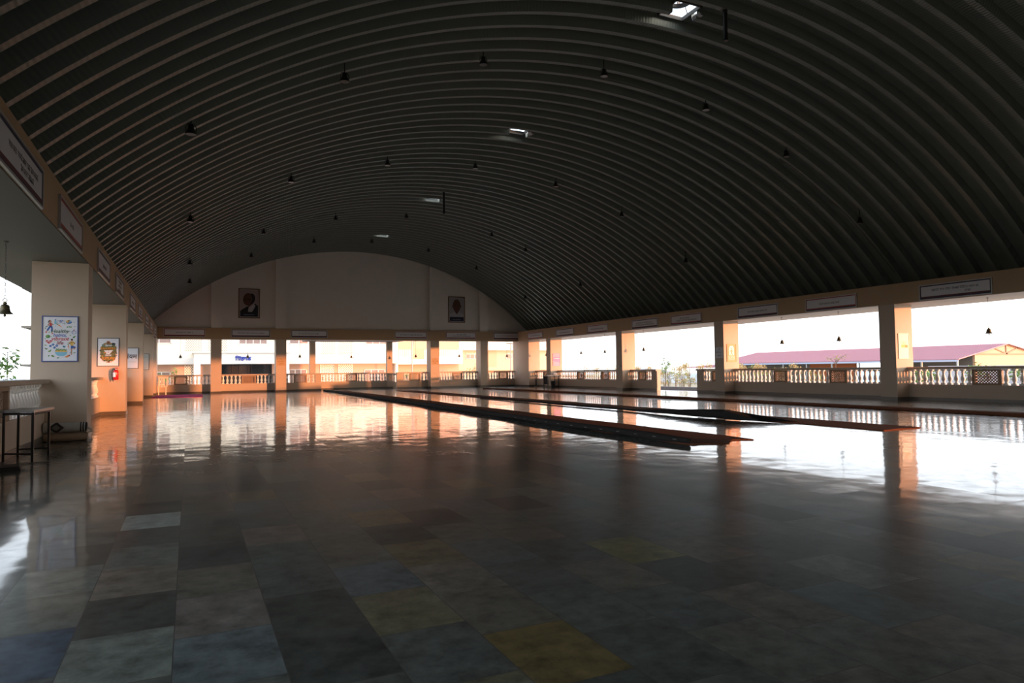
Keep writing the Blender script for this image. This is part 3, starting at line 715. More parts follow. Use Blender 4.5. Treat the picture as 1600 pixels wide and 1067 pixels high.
for k in range(34):
    a = rr_.uniform(0, 2*PI); q = rr_.uniform(0, .75); lf(.5+.36*q*math.cos(a), .48+.30*q*math.sin(a), .08, .05, rr_.uniform(0, 6.3), rr_.choice(['p_brown','p_olive','p_dgreen','p_red','p_olive']), 4)
poly([(.3,.565),(.72,.575),(.64,.50),(.55,.42),(.42,.44)],'p_white',6); lf(.5,.5,.06,.04,.7,'p_red',7); lf(.35,.485,.16,.06,.3,'p_orange',7); lf(.72,.48,.14,.06,-.4,'p_brown',7)
A.build('artwork', pal, t)
for s, v, m, sz, sh in (('Save', .74, 'p_white', .088, .25), ('FARMERS', .625, 'p_amber', .083, .1), ('Save', .395, 'p_white', .082, .2), ('FUTURE', .275, 'p_amber', .088, .05)):
    k = lettering('lettering', s, sz, 'p_dark', t, ((.5-.5)*PW+.004, -D-.0062, v*PH-.005), shear=sh, bold=.0035)
    lettering('lettering', s, sz, m, t, ((.5-.5)*PW, -D-.008, v*PH), shear=sh, bold=.0018)

t = poster('white poster with large dark Devanagari letters', (-1.97,28.96,1.31), 'darkf', 'paper')
lettering('lettering', 'संयम', .22, 'p_dark', t, (.0, -D-.001, .44), bold=.004)
A = MB(); squiggle(A, -.17, .18, .25, .022, D+.001, 4); A.build('small_print', 'p_grey', t)
t = poster('grey paper notice in a dark frame on the last left pillar', (-1.985,36.79,1.30), 'darkf', 'paper_grey')
A = MB()
for i, (a, b) in enumerate([(-.2,.16),(-.16,.18),(-.2,.05),(-.2,-.0)]): squiggle(A, a, b, .66-.065*i-(.09 if i == 3 else 0), .045, D+.001, 30+i)
squiggle(A, -.05, .18, .1, .025, D+.001, 41); A.build('small_print', 'p_grey', t)

t = poster('cream notice with a yellow band on the right pillar', (20.335,14.17,1.29), 'paper_cream', 'paper_cream', .51, .8)
A = MB(); A.rect(-.12,.19,.35,.44,D,0); A.rect(.06,.19,.35,.44,D+.0008,1); squiggle(A,-.12,.15,.52,.03,D,3,2); squiggle(A,-.05,.1,.465,.03,D,5,2); A.build('artwork', ['p_yellow','p_orange','p_amber'], t)
t = poster('orange notice with a pale upright figure on the right pillar', (20.375,21.77,1.31), 'p_sign_orange', 'p_sign_orange', .5, .74)
A = MB(); A.flat([(-.13,.27),(.13,.27),(.13,.58),(.08,.67),(-.08,.67),(-.13,.58)],D,0)
A.ell(0,.55,.025,.035,D+.001,1); A.flat([(-.035,.5),(.035,.5),(.025,.36),(-.025,.36)],D+.001,1); A.line([(-.02,.37),(-.05,.28)],.03,D+.001,1); A.line([(.02,.37),(.05,.28)],.03,D+.001,1); A.line([(-.03,.49),(-.08,.4)],.022,D+.001,1); A.line([(.03,.49),(.08,.4)],.022,D+.001,1)
for i in range(4): squiggle(A,-.17,.17,.22-.045*i,.035,D,11+i,0)
A.build('artwork', ['p_white','p_sign_orange'], t)
t = poster('purple and pink poster with a white line on the far right pillar', (20.375,36.75,1.29), 'p_pink', 'p_purple', .5, .78)
A = MB(); A.rect(-.16,.2,.44,.47,D,0); A.flat([(-.23,.02),(.23,.02),(.23,.2),(-.23,.32)],D,1); A.rect(-.23,.23,.55,.76,D,1); A.build('artwork', ['p_white','p_pink'], t)

def notice(label, loc, rotz, w, h, sheet, ink, seed):
    t = thing('notice', label, 'notice', loc, rotz)
    MB().box(-w/2,w/2,-.006,0,-h/2,h/2).build('sheet', sheet, t)
    A = MB(); A.flat([(0,h*.27),(-.03,h*.33),(0,h*.41),(.03,h*.33)],.007,0); squiggle(A,-w*.4,w*.4,h*.02,.06,.007,seed); squiggle(A,-w*.25,w*.25,-h*.27,.06,.007,seed+1); A.build('print', ink, t)
notice('white notice on the shaded side of the pillar by the doorway', (XR-.001,22.04,1.7), -PI/2, .45, .45, 'white', 'ink', 71)
notice('small dark notice on the pillar right of the blue lettered porch', (4.79,YF-.001,1.72), 0, .46, .46, 'beam', 'p_brown', 73)
notice('small dark notice on the pillar right of the far street lamp', (14.12,YF-.001,1.69), 0, .46, .42, 'beam', 'p_brown', 75)
t = thing('switch_box', 'small white switch box on the pillar past the doorway', 'switch', (XR-.001,29.3,1.21), -PI/2)
MB().box(-.05,.05,-.03,0,-.05,.05).build('box', 'white', t); MB().box(-.02,.02,-.04,-.03,-.03,.03).build('rocker', 'p_white', t)
MB().box(-.14,-.09,-.04,0,-.03,.05).build('socket', 'p_white', t)

# extinguisher -------------------------------------------------------------------------
t = thing('fire_extinguisher', 'red fire extinguisher hanging under the farmers poster', 'extinguisher', (-1.80,21.35,.95))
MB().lathe([(.06,0),(.068,.01),(.068,.22),(.062,.245),(.045,.265),(.02,.275)], 20).build('cylinder', 'ext_red', t, smooth=40)
lb = MB(); lv = []
for k in range(7):
    a = math.radians(205+11*k); lv += [(.0688*math.cos(a),.0688*math.sin(a),.08),(.0688*math.cos(a),.0688*math.sin(a),.2)]
lb.add(lv, [(2*k,2*k+2,2*k+3,2*k+1) for k in range(6)]); lb.build('label_sticker', 'p_white', t, smooth=40)
MB().lathe([(.018,.275),(.018,.30)], 12).build('valve', 'steel', t)
h = MB(); h.prism([(-.02,.30),(.07,.335),(.07,.345),(-.02,.32)],'y',-.012,.012); h.prism([(-.02,.30),(.06,.305),(.06,.315),(-.02,.312)],'y',-.01,.01); h.build('handle', 'ext_red', t)
MB().tube([(-.015,0,.29),(-.06,0,.295),(-.088,0,.24),(-.09,0,.12),(-.075,0,.02),(-.062,0,-.02)], .011, 8).build('hose', 'rubber', t, smooth=60)
MB().lathe([(.016,-.03),(.012,.0)], 10, c=(-.062,0,-.01)).build('nozzle', 'rubber', t)
MB().box(-.03,.03,.06,.1,.18,.3).build('wall_bracket', 'steel', t)

# left table, mats, rolled rugs ------------------------------------------------------------
t = thing('table', 'small dark trapezoid table with black legs by the left balustrade', 'table', (-1.95,10.85,0))
def lp(x, y): return (x+1.95, y-10.85)
MB().prism([lp(-1.765,10.38),lp(-1.69,11.32),lp(-2.09,11.36),lp(-2.16,10.62)], 'z', .625, .655).build('table_top', 'tabletop', t)
legs = [lp(-1.79,10.47),lp(-1.735,11.22),lp(-2.08,11.22),lp(-2.13,10.66)]
for x, y in legs: MB().box(x-.014,x+.014,y-.014,y+.014,0,.625).build('leg', 'black', t)
br = MB(); br.tube([(*legs[0],.1),(*legs[3],.1)],.012,6); br.build('stretcher','black',t)
br = MB(); br.tube([(*legs[1],.1),(*legs[2],.1)],.012,6); br.build('stretcher','black',t)
br = MB()
for a, b in ((0,1),(1,2),(2,3),(3,0)): br.tube([(*legs[a],.605),(*legs[b],.605)],.014,6)
br.build('apron_frame','black',t)
bx = MB(); bx.box(-.16,.16,-.2,.2,0,.03); bx.box(-.13,.15,-.18,.16,.03,.05); o = bx.build('doormat', 'rubber', None, (-1.93,9.72,0), .15)
tag(o, 'folded black rubber doormat lying on the floor beside the small table', 'doormat')

def durrie_material():
    m = mat('grey_patterned_durrie', (.17, .155, .14), .95, spec=.1)
    nt = m.node_tree; N = nt.nodes; L = nt.links; b = N['Principled BSDF']
    tc = N.new('ShaderNodeTexCoord'); sp = N.new('ShaderNodeSeparateXYZ'); L.new(tc.outputs['Object'], sp.inputs[0])
    def mt(op, a, c=0.):
        n = N.new('ShaderNodeMath'); n.operation = op
        for i, x in enumerate((a, c)):
            if hasattr(x, 'is_linked'): L.new(x, n.inputs[i])
            else: n.inputs[i].default_value = x
        return n.outputs[0]
    ax = mt('ABSOLUTE', mt('ADD', sp.outputs[0], .12)); az = mt('ABSOLUTE', sp.outputs[2])
    dia = mt('LESS_THAN', mt('ADD', ax, mt('MULTIPLY', az, 1.2)), .115); dia2 = mt('LESS_THAN', mt('ADD', ax, mt('MULTIPLY', az, 1.2)), .06)
    end = mt('GREATER_THAN', sp.outputs[0], .2); st = mt('LESS_THAN', mt('FRACT', mt('MULTIPLY', sp.outputs[0], 28)), .55)
    dark = mt('MAXIMUM', mt('SUBTRACT', dia, mt('MULTIPLY', dia2, .35)), mt('MULTIPLY', end, st))
    mx = N.new('ShaderNodeMix'); mx.data_type = 'RGBA'; L.new(dark, mx.inputs['Factor']); mx.inputs['A'].default_value = (.36,.34,.31,1); mx.inputs['B'].default_value = (.035,.032,.03,1)
    L.new(mx.outputs['Result'], b.inputs['Base Color']); return m
M['durrie'] = durrie_material()
def rolled_rug(label, loc, length, r, m, sq=1.0, seed=0):
    q = random.Random(seed); t = thing('rolled_rug', label, 'rug', loc)
    v = []; n = 24; NX = 20; b = MB()
    for i in range(NX+1):
        x = -length/2 + length*i/NX; rr = r*(1+.04*math.sin(i*1.7+seed))
        if i in (0, NX): rr *= .96
        for k in range(n):
            a = 2*PI*k/n; v.append((x, rr*math.cos(a)*1.06, rr*sq*math.sin(a)))
    f = [(i*n+k, i*n+(k+1) % n, (i+1)*n+(k+1) % n, (i+1)*n+k) for i in range(NX) for k in range(n)]
    b.add(v, f); b.build('roll', m, t, smooth=50)
    for sx in (-1, 1):
        s = MB(); pts = [(sx*length/2, r*(.95-.035*k)*math.cos(.5*k)*1.02, r*sq*(.95-.035*k)*math.sin(.5*k)) for k in range(26)]
        s.tube(pts, .006, 5)
        vv = [(sx*length/2*.985, r*.93*math.cos(2*PI*k/n), r*sq*.93*math.sin(2*PI*k/n)) for k in range(n)]; s.add(vv, [tuple(range(n))], 1)
        s.build('roll_end', [m, 'carpet_dark'], t)
    fr = MB()
    for k in range(24):
        a = q.uniform(-.5,.5); y = q.uniform(-r,r)*.8; z = q.uniform(-r,0)*sq
        fr.tube([(length/2,y,z),(length/2+.04,y+a*.03,z-.02),(length/2+.07,y+a*.06,max(-r*sq+.004,z-.04))], .002, 4)
    fr.build('fringe', 'mark', t)
rolled_rug('rolled grey rug with a dark diamond, lying on top of another roll', (-1.845,13.42,.232), .60, .082, 'durrie', 1.0, 2)
rolled_rug('flattened brown rug roll underneath the diamond patterned roll', (-1.835,13.42,.073), .6, .09, mat('brown_durrie', (.28,.20,.14), .95, spec=.1, noise=.25, nscale=15), .78, 5)

# long floor carpets -----------------------------------------------------------------------
def strip(xa0, xb0, xa1, xb1, y0, y1, th, ny, seed, jag=0.0, amp=.003):
    """flat runner between y0 and y1; xa/xb left and right edges at both ends"""
    q = random.Random(seed); b = MB(); NX = 8; top = []; bot = []
    for j in range(ny+1):
        s = j/ny; y = y0+(y1-y0)*s; a = xa0+(xa1-xa0)*s + .02*math.sin(y*1.1+seed) + .012*math.sin(y*2.9); c = xb0+(xb1-xb0)*s + .03*math.sin(y*.8+seed) + .015*math.sin(y*2.3)
        for i in range(NX+1):
            u = i/NX; yy = y + (jag*math.sin(u*9+seed)*.5 + jag*(u-.4) if j == 0 else 0)
            z = th + amp*(1+math.sin(y*1.9+u*4+seed)*math.sin(u*7+y*.7))
            top.append((a+(c-a)*u, yy, z)); bot.append((a+(c-a)*u, yy, .001))
    n1 = NX+1; N_ = len(top); v = top+bot; f = []
    for j in range(ny):
        for i in range(NX):
            p = j*n1+i; f.append((p,p+1,p+n1+1,p+n1)); f.append((N_+p,N_+p+n1,N_+p+n1+1,N_+p+1))
        for i, fl_ in ((0,0),(NX,1)):
            p = j*n1+i; f.append((p,p+n1,N_+p+n1,N_+p))
    for i in range(NX):
        f.append((i, N_+i, N_+i+1, i+1)); p = ny*n1+i; f.append((p, p+1, N_+p+1, N_+p))
    b.add(v, f); return b
def roll_edge(pts, rs, seed=0):
    b = MB(); b.tube(pts, rs, 10); return b
t = thing('floor_runner', 'nearest long rust brown floor runner with a dark rolled edge', 'carpet', (0,0,0), 0, 'long runners laid along the hall floor')
strip(6.42,7.62,7.05,8.15,7.65,40.2,.012,110,1,.25).build('runner', 'carpet', t, smooth=60)
ys = [7.75+.45*i for i in range(73)]
pts = [(6.40+.63*(y-7.6)/32.6+.03*math.sin(y*.9), y, .052+.006*math.sin(y*2)) for y in ys]; rs = [min(.058, .03+.03*(y-7.6)) + .006*math.sin(y*1.7) for y in ys]
roll_edge(pts, rs).build('rolled_edge', 'carpet_dark', t, smooth=60)
mk = MB()
for i in range(12):
    y = 8.0+.5*i; x = 6.345+.63*(y-7.6)/32.6+.03*math.sin(y*.9); s = .017*(1-.05*i)
    for dy in (-.03,0,.03): mk.tube([(x-.006,y+dy-.014,.05),(x-.008,y+dy,.05+s),(x-.006,y+dy+.014,.05)], .0016, 4)
mk.build('woven_marks', 'mark', t)
t = thing('floor_runner', 'middle long floor runner with its dark edge bunched up in a hollow fold', 'carpet', (0,0,0), 0, 'long runners laid along the hall floor')
strip(10.45,11.5,10.35,11.3,7.7,37.2,.012,100,4,.03).build('runner', 'carpet', t, smooth=60)
ys = [10.95+.3*i for i in range(48)]
fr_ = lambda y: .024 + .072*max(0, 1-(y-10.9)/3.2)**.8
pts = [(10.12+.02*(y-10.9)+.03*math.sin(y*1.3), y, .012+fr_(y)*1.08) for y in ys]; rs = [fr_(y)*(1+.08*math.sin(y*2.3)) for y in ys]
fd = MB(); fd.tube(pts, rs, 12, cap=False)
fd.build('bunched_fold', 'carpet_dark', t, smooth=60)
fp = MB(); fp.add([(10.02,10.97,.012),(10.02,10.97,.2),(10.23,10.95,.19),(10.55,10.1,.03),(10.62,9.6,.024),(10.3,10.2,.012)], [(0,1,2,3,5),(3,4,5),(2,3,4)]); fp.build('turned_flap', 'carpet_dark', t)
t = thing('floor_runner', 'farthest long floor runner, beside the right balustrades', 'carpet', (0,0,0), 0, 'long runners laid along the hall floor')
strip(15.45,16.45,15.6,16.6,1.5,37.0,.025,110,7,.1).build('runner', 'carpet', t, smooth=60)
pts = [(15.45+.15*(y-1.5)/35, y, .035) for y in [1.5+.5*i for i in range(72)]]; roll_edge(pts, [.036]*len(pts)).build('rolled_edge', 'carpet', t, smooth=60)
o = strip(-1.55,.62,-1.5,.6,35.0,39.4,.015,16,2).build('floor_mat', 'pinkmat', smooth=60); tag(o, 'magenta mat spread on the floor in the far left corner', 'mat')

# far left chair --------------------------------------------------------------------------
t = thing('plastic_chair', 'cream plastic chair in the far left corner by the balustrade', 'chair', (-1.28,40.55,0))
MB().prism([(-.2,-.2),(.2,-.2),(.18,.2),(-.18,.2)],'z',.40,.43).build('seat','plastic',t)
bk = MB()
for i in range(4): bk.prism([(-.19+.125*i,.2),(-.13+.125*i,.2),(-.13+.125*i,.235),(-.19+.125*i,.235)],'z',.42,.88)
bk.box(-.2,.2,.195,.24,.86,.95); bk.build('backrest','plastic',t)
for sx in (-1,1):
    for sy in (-1,1): MB().lathe([(.024,0),(.02,.41)],8,c=(sx*.17,sy*.17,0)).build('leg','plastic',t)
    MB().box(sx*.2-.02,sx*.2+.02,-.18,.2,.62,.65).build('armrest','plastic',t)
# far right furniture -----------------------------------------------------------------------
t = thing('desk', 'small desk with pale top against the purple poster pillar', 'desk', (19.65,36.15,0))
MB().box(-.38,.42,-.28,.28,.70,.74).build('desk_top','cloth',t)
for sx in (-.35,.39):
    for sy in (-.25,.25): MB().box(sx-.02,sx+.02,sy-.02,sy+.02,0,.70).build('leg','black',t)
MB().box(-.34,-.3,-.24,.24,.2,.68).build('side_panel','carpet_dark',t)
b = MB(); b.lathe([(.02,0),(.15,.01),(.19,.06),(.15,.13),(.05,.16)],14); o = b.build('cloth_bundle','cloth',None,(19.85,36.1,.741),smooth=60); tag(o,'white cloth bundle lying on the small far desk','cloth')
t = thing('microphone','thin dark microphone standing on the small far desk','microphone',(19.46,36.12,.741)); MB().lathe([(.06,0),(.06,.02),(.01,.03),(.008,.22)],10).build('stand','black',t); MB().lathe([(.012,.22),(.022,.24),(.022,.29),(.008,.31)],10).build('head','black',t)
b = MB(); b.lathe([(.12,0),(.15,.38),(.14,.38),(.11,.02)],16); o = b.build('waste_bin','rubber',None,(19.82,36.2,0),smooth=40); tag(o,'black waste bin under the small far desk','bin')
t = thing('stanchion','dark post on a round base near the far right corner','post',(19.75,38.3,0)); MB().lathe([(.16,0),(.16,.02),(.04,.04)],16).build('base','black',t); MB().lathe([(.035,.03),(.035,.46),(.018,.47),(.018,.74)],12).build('post','black',t); MB().lathe([(.03,.72),(.045,.75),(.03,.78)],12).build('finial','steel',t)

# ================================================================== outdoors
def gz(x, y):
    z = -.45
    if x > 30: z -= min(1.1, (x-30)*.025)
    d = math.hypot(x-10, y-20)
    if d > 110: z -= (d-110)*.045
    return z
def grid(name, xs, ys, fz, m, label, cat):
    v = [(x, y, fz(x, y)) for y in ys for x in xs]; n = len(xs)
    f = [(j*n+i, j*n+i+1, (j+1)*n+i+1, (j+1)*n+i) for j in range(len(ys)-1) for i in range(n-1)]
    b = MB(); b.add(v, f); return struct(b.build(name, m, smooth=80), label, cat)
gs = [-900,-600,-400,-250,-160,-110,-80,-60,-45,-30,-20,-10,0,10,20,25,30,36,42,50,60,70,80,95,110,140,180,250,400,600,900,1300]
grid('ground', gs, gs, gz, 'ground', 'dry open ground around the hall', 'ground')
struct(MB().prism([(20.8,8),(29.5,8),(29.5,50),(20.8,50)],'z',-.46,-.42).build('paved_path','paving'),'pale paved strip outside the right side','path')
struct(MB().prism([(-3,42.15),(22,42.15),(22,57),(-3,57)],'z',-.46,-.42).build('paved_court','paving'),'pale paved court between the hall and the cream building','path')
struct(MB().box(20.8,21.3,24.12,27.0,-.42,-.02).build('step','paving'),'doorway step on the right side','step')
def hillz(x, y):
    # ridge line some way off, only just under eye level
    a = math.atan2(x, y)
    return -3.0 + 5*math.sin(a*23)+3.5*math.sin(a*51+1)+2*math.sin(a*97)
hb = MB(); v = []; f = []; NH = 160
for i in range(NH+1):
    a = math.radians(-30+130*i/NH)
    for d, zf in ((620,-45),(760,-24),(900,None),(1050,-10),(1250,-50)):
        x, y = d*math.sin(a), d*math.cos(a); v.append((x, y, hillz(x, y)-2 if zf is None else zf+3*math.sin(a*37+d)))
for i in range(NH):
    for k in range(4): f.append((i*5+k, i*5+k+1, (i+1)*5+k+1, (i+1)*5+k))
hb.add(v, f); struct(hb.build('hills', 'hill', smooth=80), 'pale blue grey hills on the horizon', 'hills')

# buildings beyond the far end ------------------------------------------------------------
def window(t, x0, x1, z0, z1, y, n=2, fm='bld_white', pm='curtain'):
    f = MB(); b = .05
    f.box(x0,x1,y-.06,y,z0,z0+b); f.box(x0,x1,y-.06,y,z1-b,z1); f.box(x0,x0+b,y-.06,y,z0,z1); f.box(x1-b,x1,y-.06,y,z0,z1)
    for i in range(1, n): xc = x0+(x1-x0)*i/n; f.box(xc-.03,xc+.03,y-.055,y,z0,z1)
    o = f.build('window', fm, t); MB().box(x0+b,x1-b,y-.02,y+.01,z0+b,z1-b).build('pane', pm, o)
def jali(t, x0, x1, z0, z1, y, hole, p=.145):
    b = MB(); b.box(x0,x1,y-.05,y,z0,z1,0)
    nx = int((x1-x0)/p); nz = int((z1-z0)/p*1.6)
    for j in range(nz):
        for i in range(nx):
            xc = x0 + (x1-x0)*(i+.5+(.5 if j % 2 else 0))/nx; zc = z0 + (z1-z0)*(j+.5)/nz; r = .048
            if xc+r > x1: continue
            b.add([(xc-r,y-.052,zc),(xc,y-.052,zc-r),(xc+r,y-.052,zc),(xc,y-.052,zc+r)], [(0,1,2,3)], 1)
    b.build('lattice_screen', ['bld', hole], t)
t = thing('building', 'cream two storey building with blue lettering over its porch', 'building', (0,0,0))
Y = 58
MB().box(-4,16.43,Y,Y+9,1.79,7.2).build('upper_wall','bld',t)
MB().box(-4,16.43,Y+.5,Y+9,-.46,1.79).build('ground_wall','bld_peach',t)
MB().box(-4,.3,Y-.35,Y,1.82,2.3).build('canopy_band','bld_white',t)
MB().box(6.98,16.43,Y-.25,Y,1.79,2.25).build('canopy_band','bld',t)
MB().box(16.2,16.43,Y,Y+.5,-.46,1.79).build('corner_pier','bld',t)
window(t,-2.9,-1.25,3.41,4.6,Y); window(t,3.53,5.66,3.38,4.6,Y,4); window(t,7.36,8.85,3.41,4.6,Y); window(t,13.6,15.4,3.41,4.6,Y,3)
window(t,-2.5,-1.3,.2,1.26,Y+.5,2); window(t,7.41,8.8,.2,1.35,Y+.5,3); window(t,13.58,15.4,.2,1.27,Y+.5,3)
jali(t,-.29,.89,2.85,4.2,Y,'bld_hole'); jali(t,1.25,2.7,2.85,4.2,Y,'bld_hole'); jali(t,9.87,11.04,2.59,4.0,Y,'bld_hole'); jali(t,11.38,12.57,2.59,4.0,Y,'bld_hole')
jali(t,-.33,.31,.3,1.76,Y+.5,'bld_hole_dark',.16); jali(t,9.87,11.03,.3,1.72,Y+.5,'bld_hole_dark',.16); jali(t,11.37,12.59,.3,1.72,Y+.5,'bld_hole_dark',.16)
MB().box(.3,6.98,55,58,1.79,2.6).build('porch_beam','bld_white',t); MB().box(.18,7.1,54.88,58,2.6,2.69).build('porch_cornice','bld',t)
for x0, x1 in ((.3,.75),(6.5,6.98)): MB().box(x0,x1,55,55.5,-.46,1.79).build('porch_column','bld_white',t)
MB().box(.76,2.2,57.6,58.4,-.46,1.79).build('porch_side_wall','bld_peach',t); MB().box(5.96,6.5,57.4,58.4,-.46,1.79).build('porch_side_wall','bld_peach',t)
MB().box(2.2,5.96,57.55,57.6,-.46,1.79).build('porch_glazing','glass',t)
mu = MB()
for x in (2.25,3.05,3.55,4.25,4.45,5.9): mu.box(x-.04,x+.04,57.5,57.55,-.46,1.79)
mu.build('glazing_bars','black',t)
MB().box(1.75,2.15,57.5,57.6,-.46,1.7).build('porch_door','black',t)
me = text_mesh('िसंहगड', .42, 'blue_sign', bold=.012)
xs = [q.co.x for q in me.vertices]; zs = [q.co.z for q in me.vertices]; w = max(xs)-min(xs); k = 1.12/w
for q in me.vertices:
    q.co.x = (q.co.x-(max(xs)+min(xs))/2)*k; q.co.z = (q.co.z-(max(zs)+min(zs))/2)*min(k, .42/(max(zs)-min(zs))); q.co.y *= 20
o = bpy.data.objects.new('sign_lettering', me); COL.objects.link(o); o.parent = t; o.location = (3.66,54.97,2.2); o['label'] = 'blue Devanagari sign letters'
t = thing('building', 'peach building with railed balcony behind the far street lamp', 'building', (0,0,0))
MB().box(16.6,24,63,70,-.46,7).build('wall','bld_peach',t); MB().box(16.6,24,62,63,1.72,3.12).build('balcony_parapet','bld_white',t)
rl = MB()
for i in range(30): rl.box(17.6+.2*i,17.63+.2*i,61.97,62.0,2.45,3.15)
rl.box(17.5,23.6,61.95,62.0,3.13,3.17); rl.build('balcony_railing','bld_peach',t)
MB().box(18.9,20.1,61.96,62.1,2.2,3.16).build('balcony_panel','bld_peach',t)
t = thing('building', 'pale low building with curtained windows seen past the far right pillars', 'building', (0,0,0))
Y = 75
MB().box(25,41,Y,Y+8,-.46,3.45).build('wall','bld_far',t); MB().box(25,41.4,Y-.6,Y+8,3.45,7).build('upper_band','bld_white',t); MB().box(25,41,Y-.3,Y,1.02,1.12).build('ledge','bld_peach',t)
window(t,27.27,28.7,2.42,3.06,Y,3); window(t,29.4,31.6,2.42,3.04,Y,4); window(t,34.6,36.25,2.39,3.05,Y,2); MB().box(31.2,33.4,Y-.04,Y,1.5,3.4).build('recess_panel','bld_peach',t)
MB().box(24.2,25.4,70,75,1.84,3.4).build('balcony_block','bld_white',t); sl = MB()
for x in (24.75,24.95):
    sl.box(x-.04,x+.04,69.97,70,2.9,3.2); sl.box(x-.04,x+.04,69.97,70,2.62,2.78)
sl.build('vent_slots','glass',t)
t = thing('building', 'pale building with projecting floor slabs at the left edge', 'building', (0,0,0))
MB().box(-7.5,-4.5,45.6,52,-.46,6.6).build('wall','bld_white',t)
for z in (1.6,3.72,5.86): MB().box(-8.3,-4.3,45,52.3,z,z+.12).build('floor_slab','shed_grey',t)

# street lamps --------------------------------------------------------------------------
def street_lamp(label, loc, h, arm, panel=.0, m='steel', sc=1.0):
    t = thing('street_lamp', label, 'street lamp', loc)
    MB().lathe([(.055*sc,0),(.04*sc,h)],10).build('pole',m,t,smooth=40)
    if arm:
        MB().tube([(0,0,h*arm[2]),(arm[0]*.7,0,h*arm[2]+arm[1]*.75),(arm[0],0,h*arm[2]+arm[1])],.025*sc,6).build('arm',m,t)
        MB().box(arm[0]-.05,arm[0]+.3*(1 if arm[0]>0 else -1)+.05 if arm[0]>0 else arm[0]+.05,-.06,.06,h*arm[2]+arm[1]-.02,h*arm[2]+arm[1]+.05).build('lamp_head','black',t)
    if panel: 
        MB().prism([(-panel,-.02),(panel,-.08),(panel,-.04),(-panel,.02)],'y',-.25,.25).build('solar_panel','panel',t,(0,0,h))
street_lamp('grey street lamp with a curved arm beyond the far entrance', (15.88,52,-.45), 4.4, (.3,.9,.76))
street_lamp('solar street lamp beyond the far right corner bay', (22.56,48,-.45), 3.62, (.66,.5,.87), .3, sc=.8)
street_lamp('distant solar street lamp over the left balustrade', (-14.8,75,-.45), 3.72, (-.75,.62,.87), .24)

# trees and shrubs ------------------------------------------------------------------------
def foliage(b, c, rx, ry, rz, n, s, q, mi=0):
    for _ in range(n):
        while True:
            p = (q.uniform(-1,1), q.uniform(-1,1), q.uniform(-1,1))
            if p[0]**2+p[1]**2+p[2]**2 < 1: break
        x, y, z = c[0]+p[0]*rx, c[1]+p[1]*ry, c[2]+p[2]*rz
        a, e = q.uniform(0, 2*PI), q.uniform(-.9,.9); l = s*q.uniform(.6,1.3); w = l*.38
        d = Vector((math.cos(a)*math.cos(e), math.sin(a)*math.cos(e), math.sin(e))); u = d.cross(Vector((q.uniform(-1,1),q.uniform(-1,1),1))).normalized()
        o = Vector((x,y,z)); b.add([o-d*l*.5, o+u*w*.5, o+d*l*.5, o-u*w*.5], [(0,1,2,3)], mi)
def tree(name, label, cat, loc, h, crown, leafm, n=220, s=.14, seed=1, group=None, branches=6):
    q = random.Random(seed); t = thing(name, label, cat, loc, 0, group)
    tr = MB(); tr.tube([(0,0,0),(.02,.01,h*.35),(-.01,.02,h*.6),(0,0,h*.97)], [.05*h/3,.04*h/3,.025*h/3,.006], 7)
    fo = MB()
    for _ in range(branches):
        z = h*q.uniform(*crown[2]); a = q.uniform(0,2*PI); e = (crown[0]*math.cos(a)*.8, crown[0]*math.sin(a)*.8, z+crown[1]*q.uniform(.1,.6))
        tr.tube([(0,0,z-.12*h),(e[0]*.5,e[1]*.5,z),e], [.016*h/3,.012*h/3,.004], 5); foliage(fo, e, crown[0]*.5, crown[0]*.5, crown[1]*.45, n//branches, s, q)
    tr.build('trunk','bark',t); fo.build('foliage',leafm,t)
    return t
tree('young_tree','slim young tree standing outside the side doorway','tree',(31.95,41.0,gz(31.95,41.0)),2.5,(.33,.55,(.4,.92)),'leaf',330,.15,3,branches=11)
tree('sapling','sparse sapling in front of the pink roof','tree',(40,32.8,gz(40,32.8)),2.55,(.75,.35,(.75,.95)),'leaf2',70,.14,5,branches=8)
tree('bushy_tree','bushy green tree behind the left balustrade','tree',(-4.1,17.3,-.45),1.9,(.75,.35,(.74,.96)),'leaf',420,.13,8,branches=11)
for i, (x, y, h, w) in enumerate([(31.5,18.4,1.3,'green bush left of the pale wall at the right edge'),(32,16.8,1.42,'green bush in front of the pale wall at the right edge'),(30,19.8,1.25,'green bush just beside the cream notice pillar, beyond the balustrade'),
                                  (24.2,60,1.9,'shrub in front of the pale curtained building'),(15.0,50,1.35,'green shrub beyond the far porch pillar'),(-1.3,52,1.75,'green shrub before the cream building at the far left')]):
    tree('bush', w, 'bush', (x,y,gz(x,y)), h, (.55,.5,(.5,.95)), 'leaf2' if i in (3,) else 'leaf', 240, .16, 20+i, branches=9)
q = random.Random(11); sh = tree('dry_shrub','thin dry yellow shrub growing beyond the side doorway','shrub',(33.6,36,gz(33.6,36)),1.75,(.42,.5,(.22,.95)),'dry',380,.11,31,'dry shrubs beyond the side doorway',8)
sh2 = tree('dry_shrub','thin dry yellow shrub growing beyond the side doorway','shrub',(34.5,38,gz(34.5,38)),1.6,(.44,.45,(.22,.95)),'leaf2',300,.1,33,'dry shrubs beyond the side doorway',8)
spots = [(33.6,36),(34.5,38)]
for i in range(900):
    y = q.uniform(32,54); x = 32.2+q.uniform(0,7.5)
    if len(spots) > 75 or any(math.hypot(x-a, y-b) < 1.1 for a, b in spots+[(40,32.8),(31.95,41.0)]): continue
    spots.append((x, y))
    o = dup(sh if q.random() < .68 else sh2, (x,y,gz(x,y)), q.uniform(0,6)); s = q.uniform(.75,1.1); o.scale = (s,s,s)
t = struct(MB().box(30.2,30.8,24,60,-.47,-.22).build('kerb_wall','stone_wall'),'low dark stone wall beyond the paved strip','wall')
o = struct(MB().box(44,44.2,14,29,-1.0,1.0).build('compound_wall','compound'),'pale compound wall at the right edge','wall')

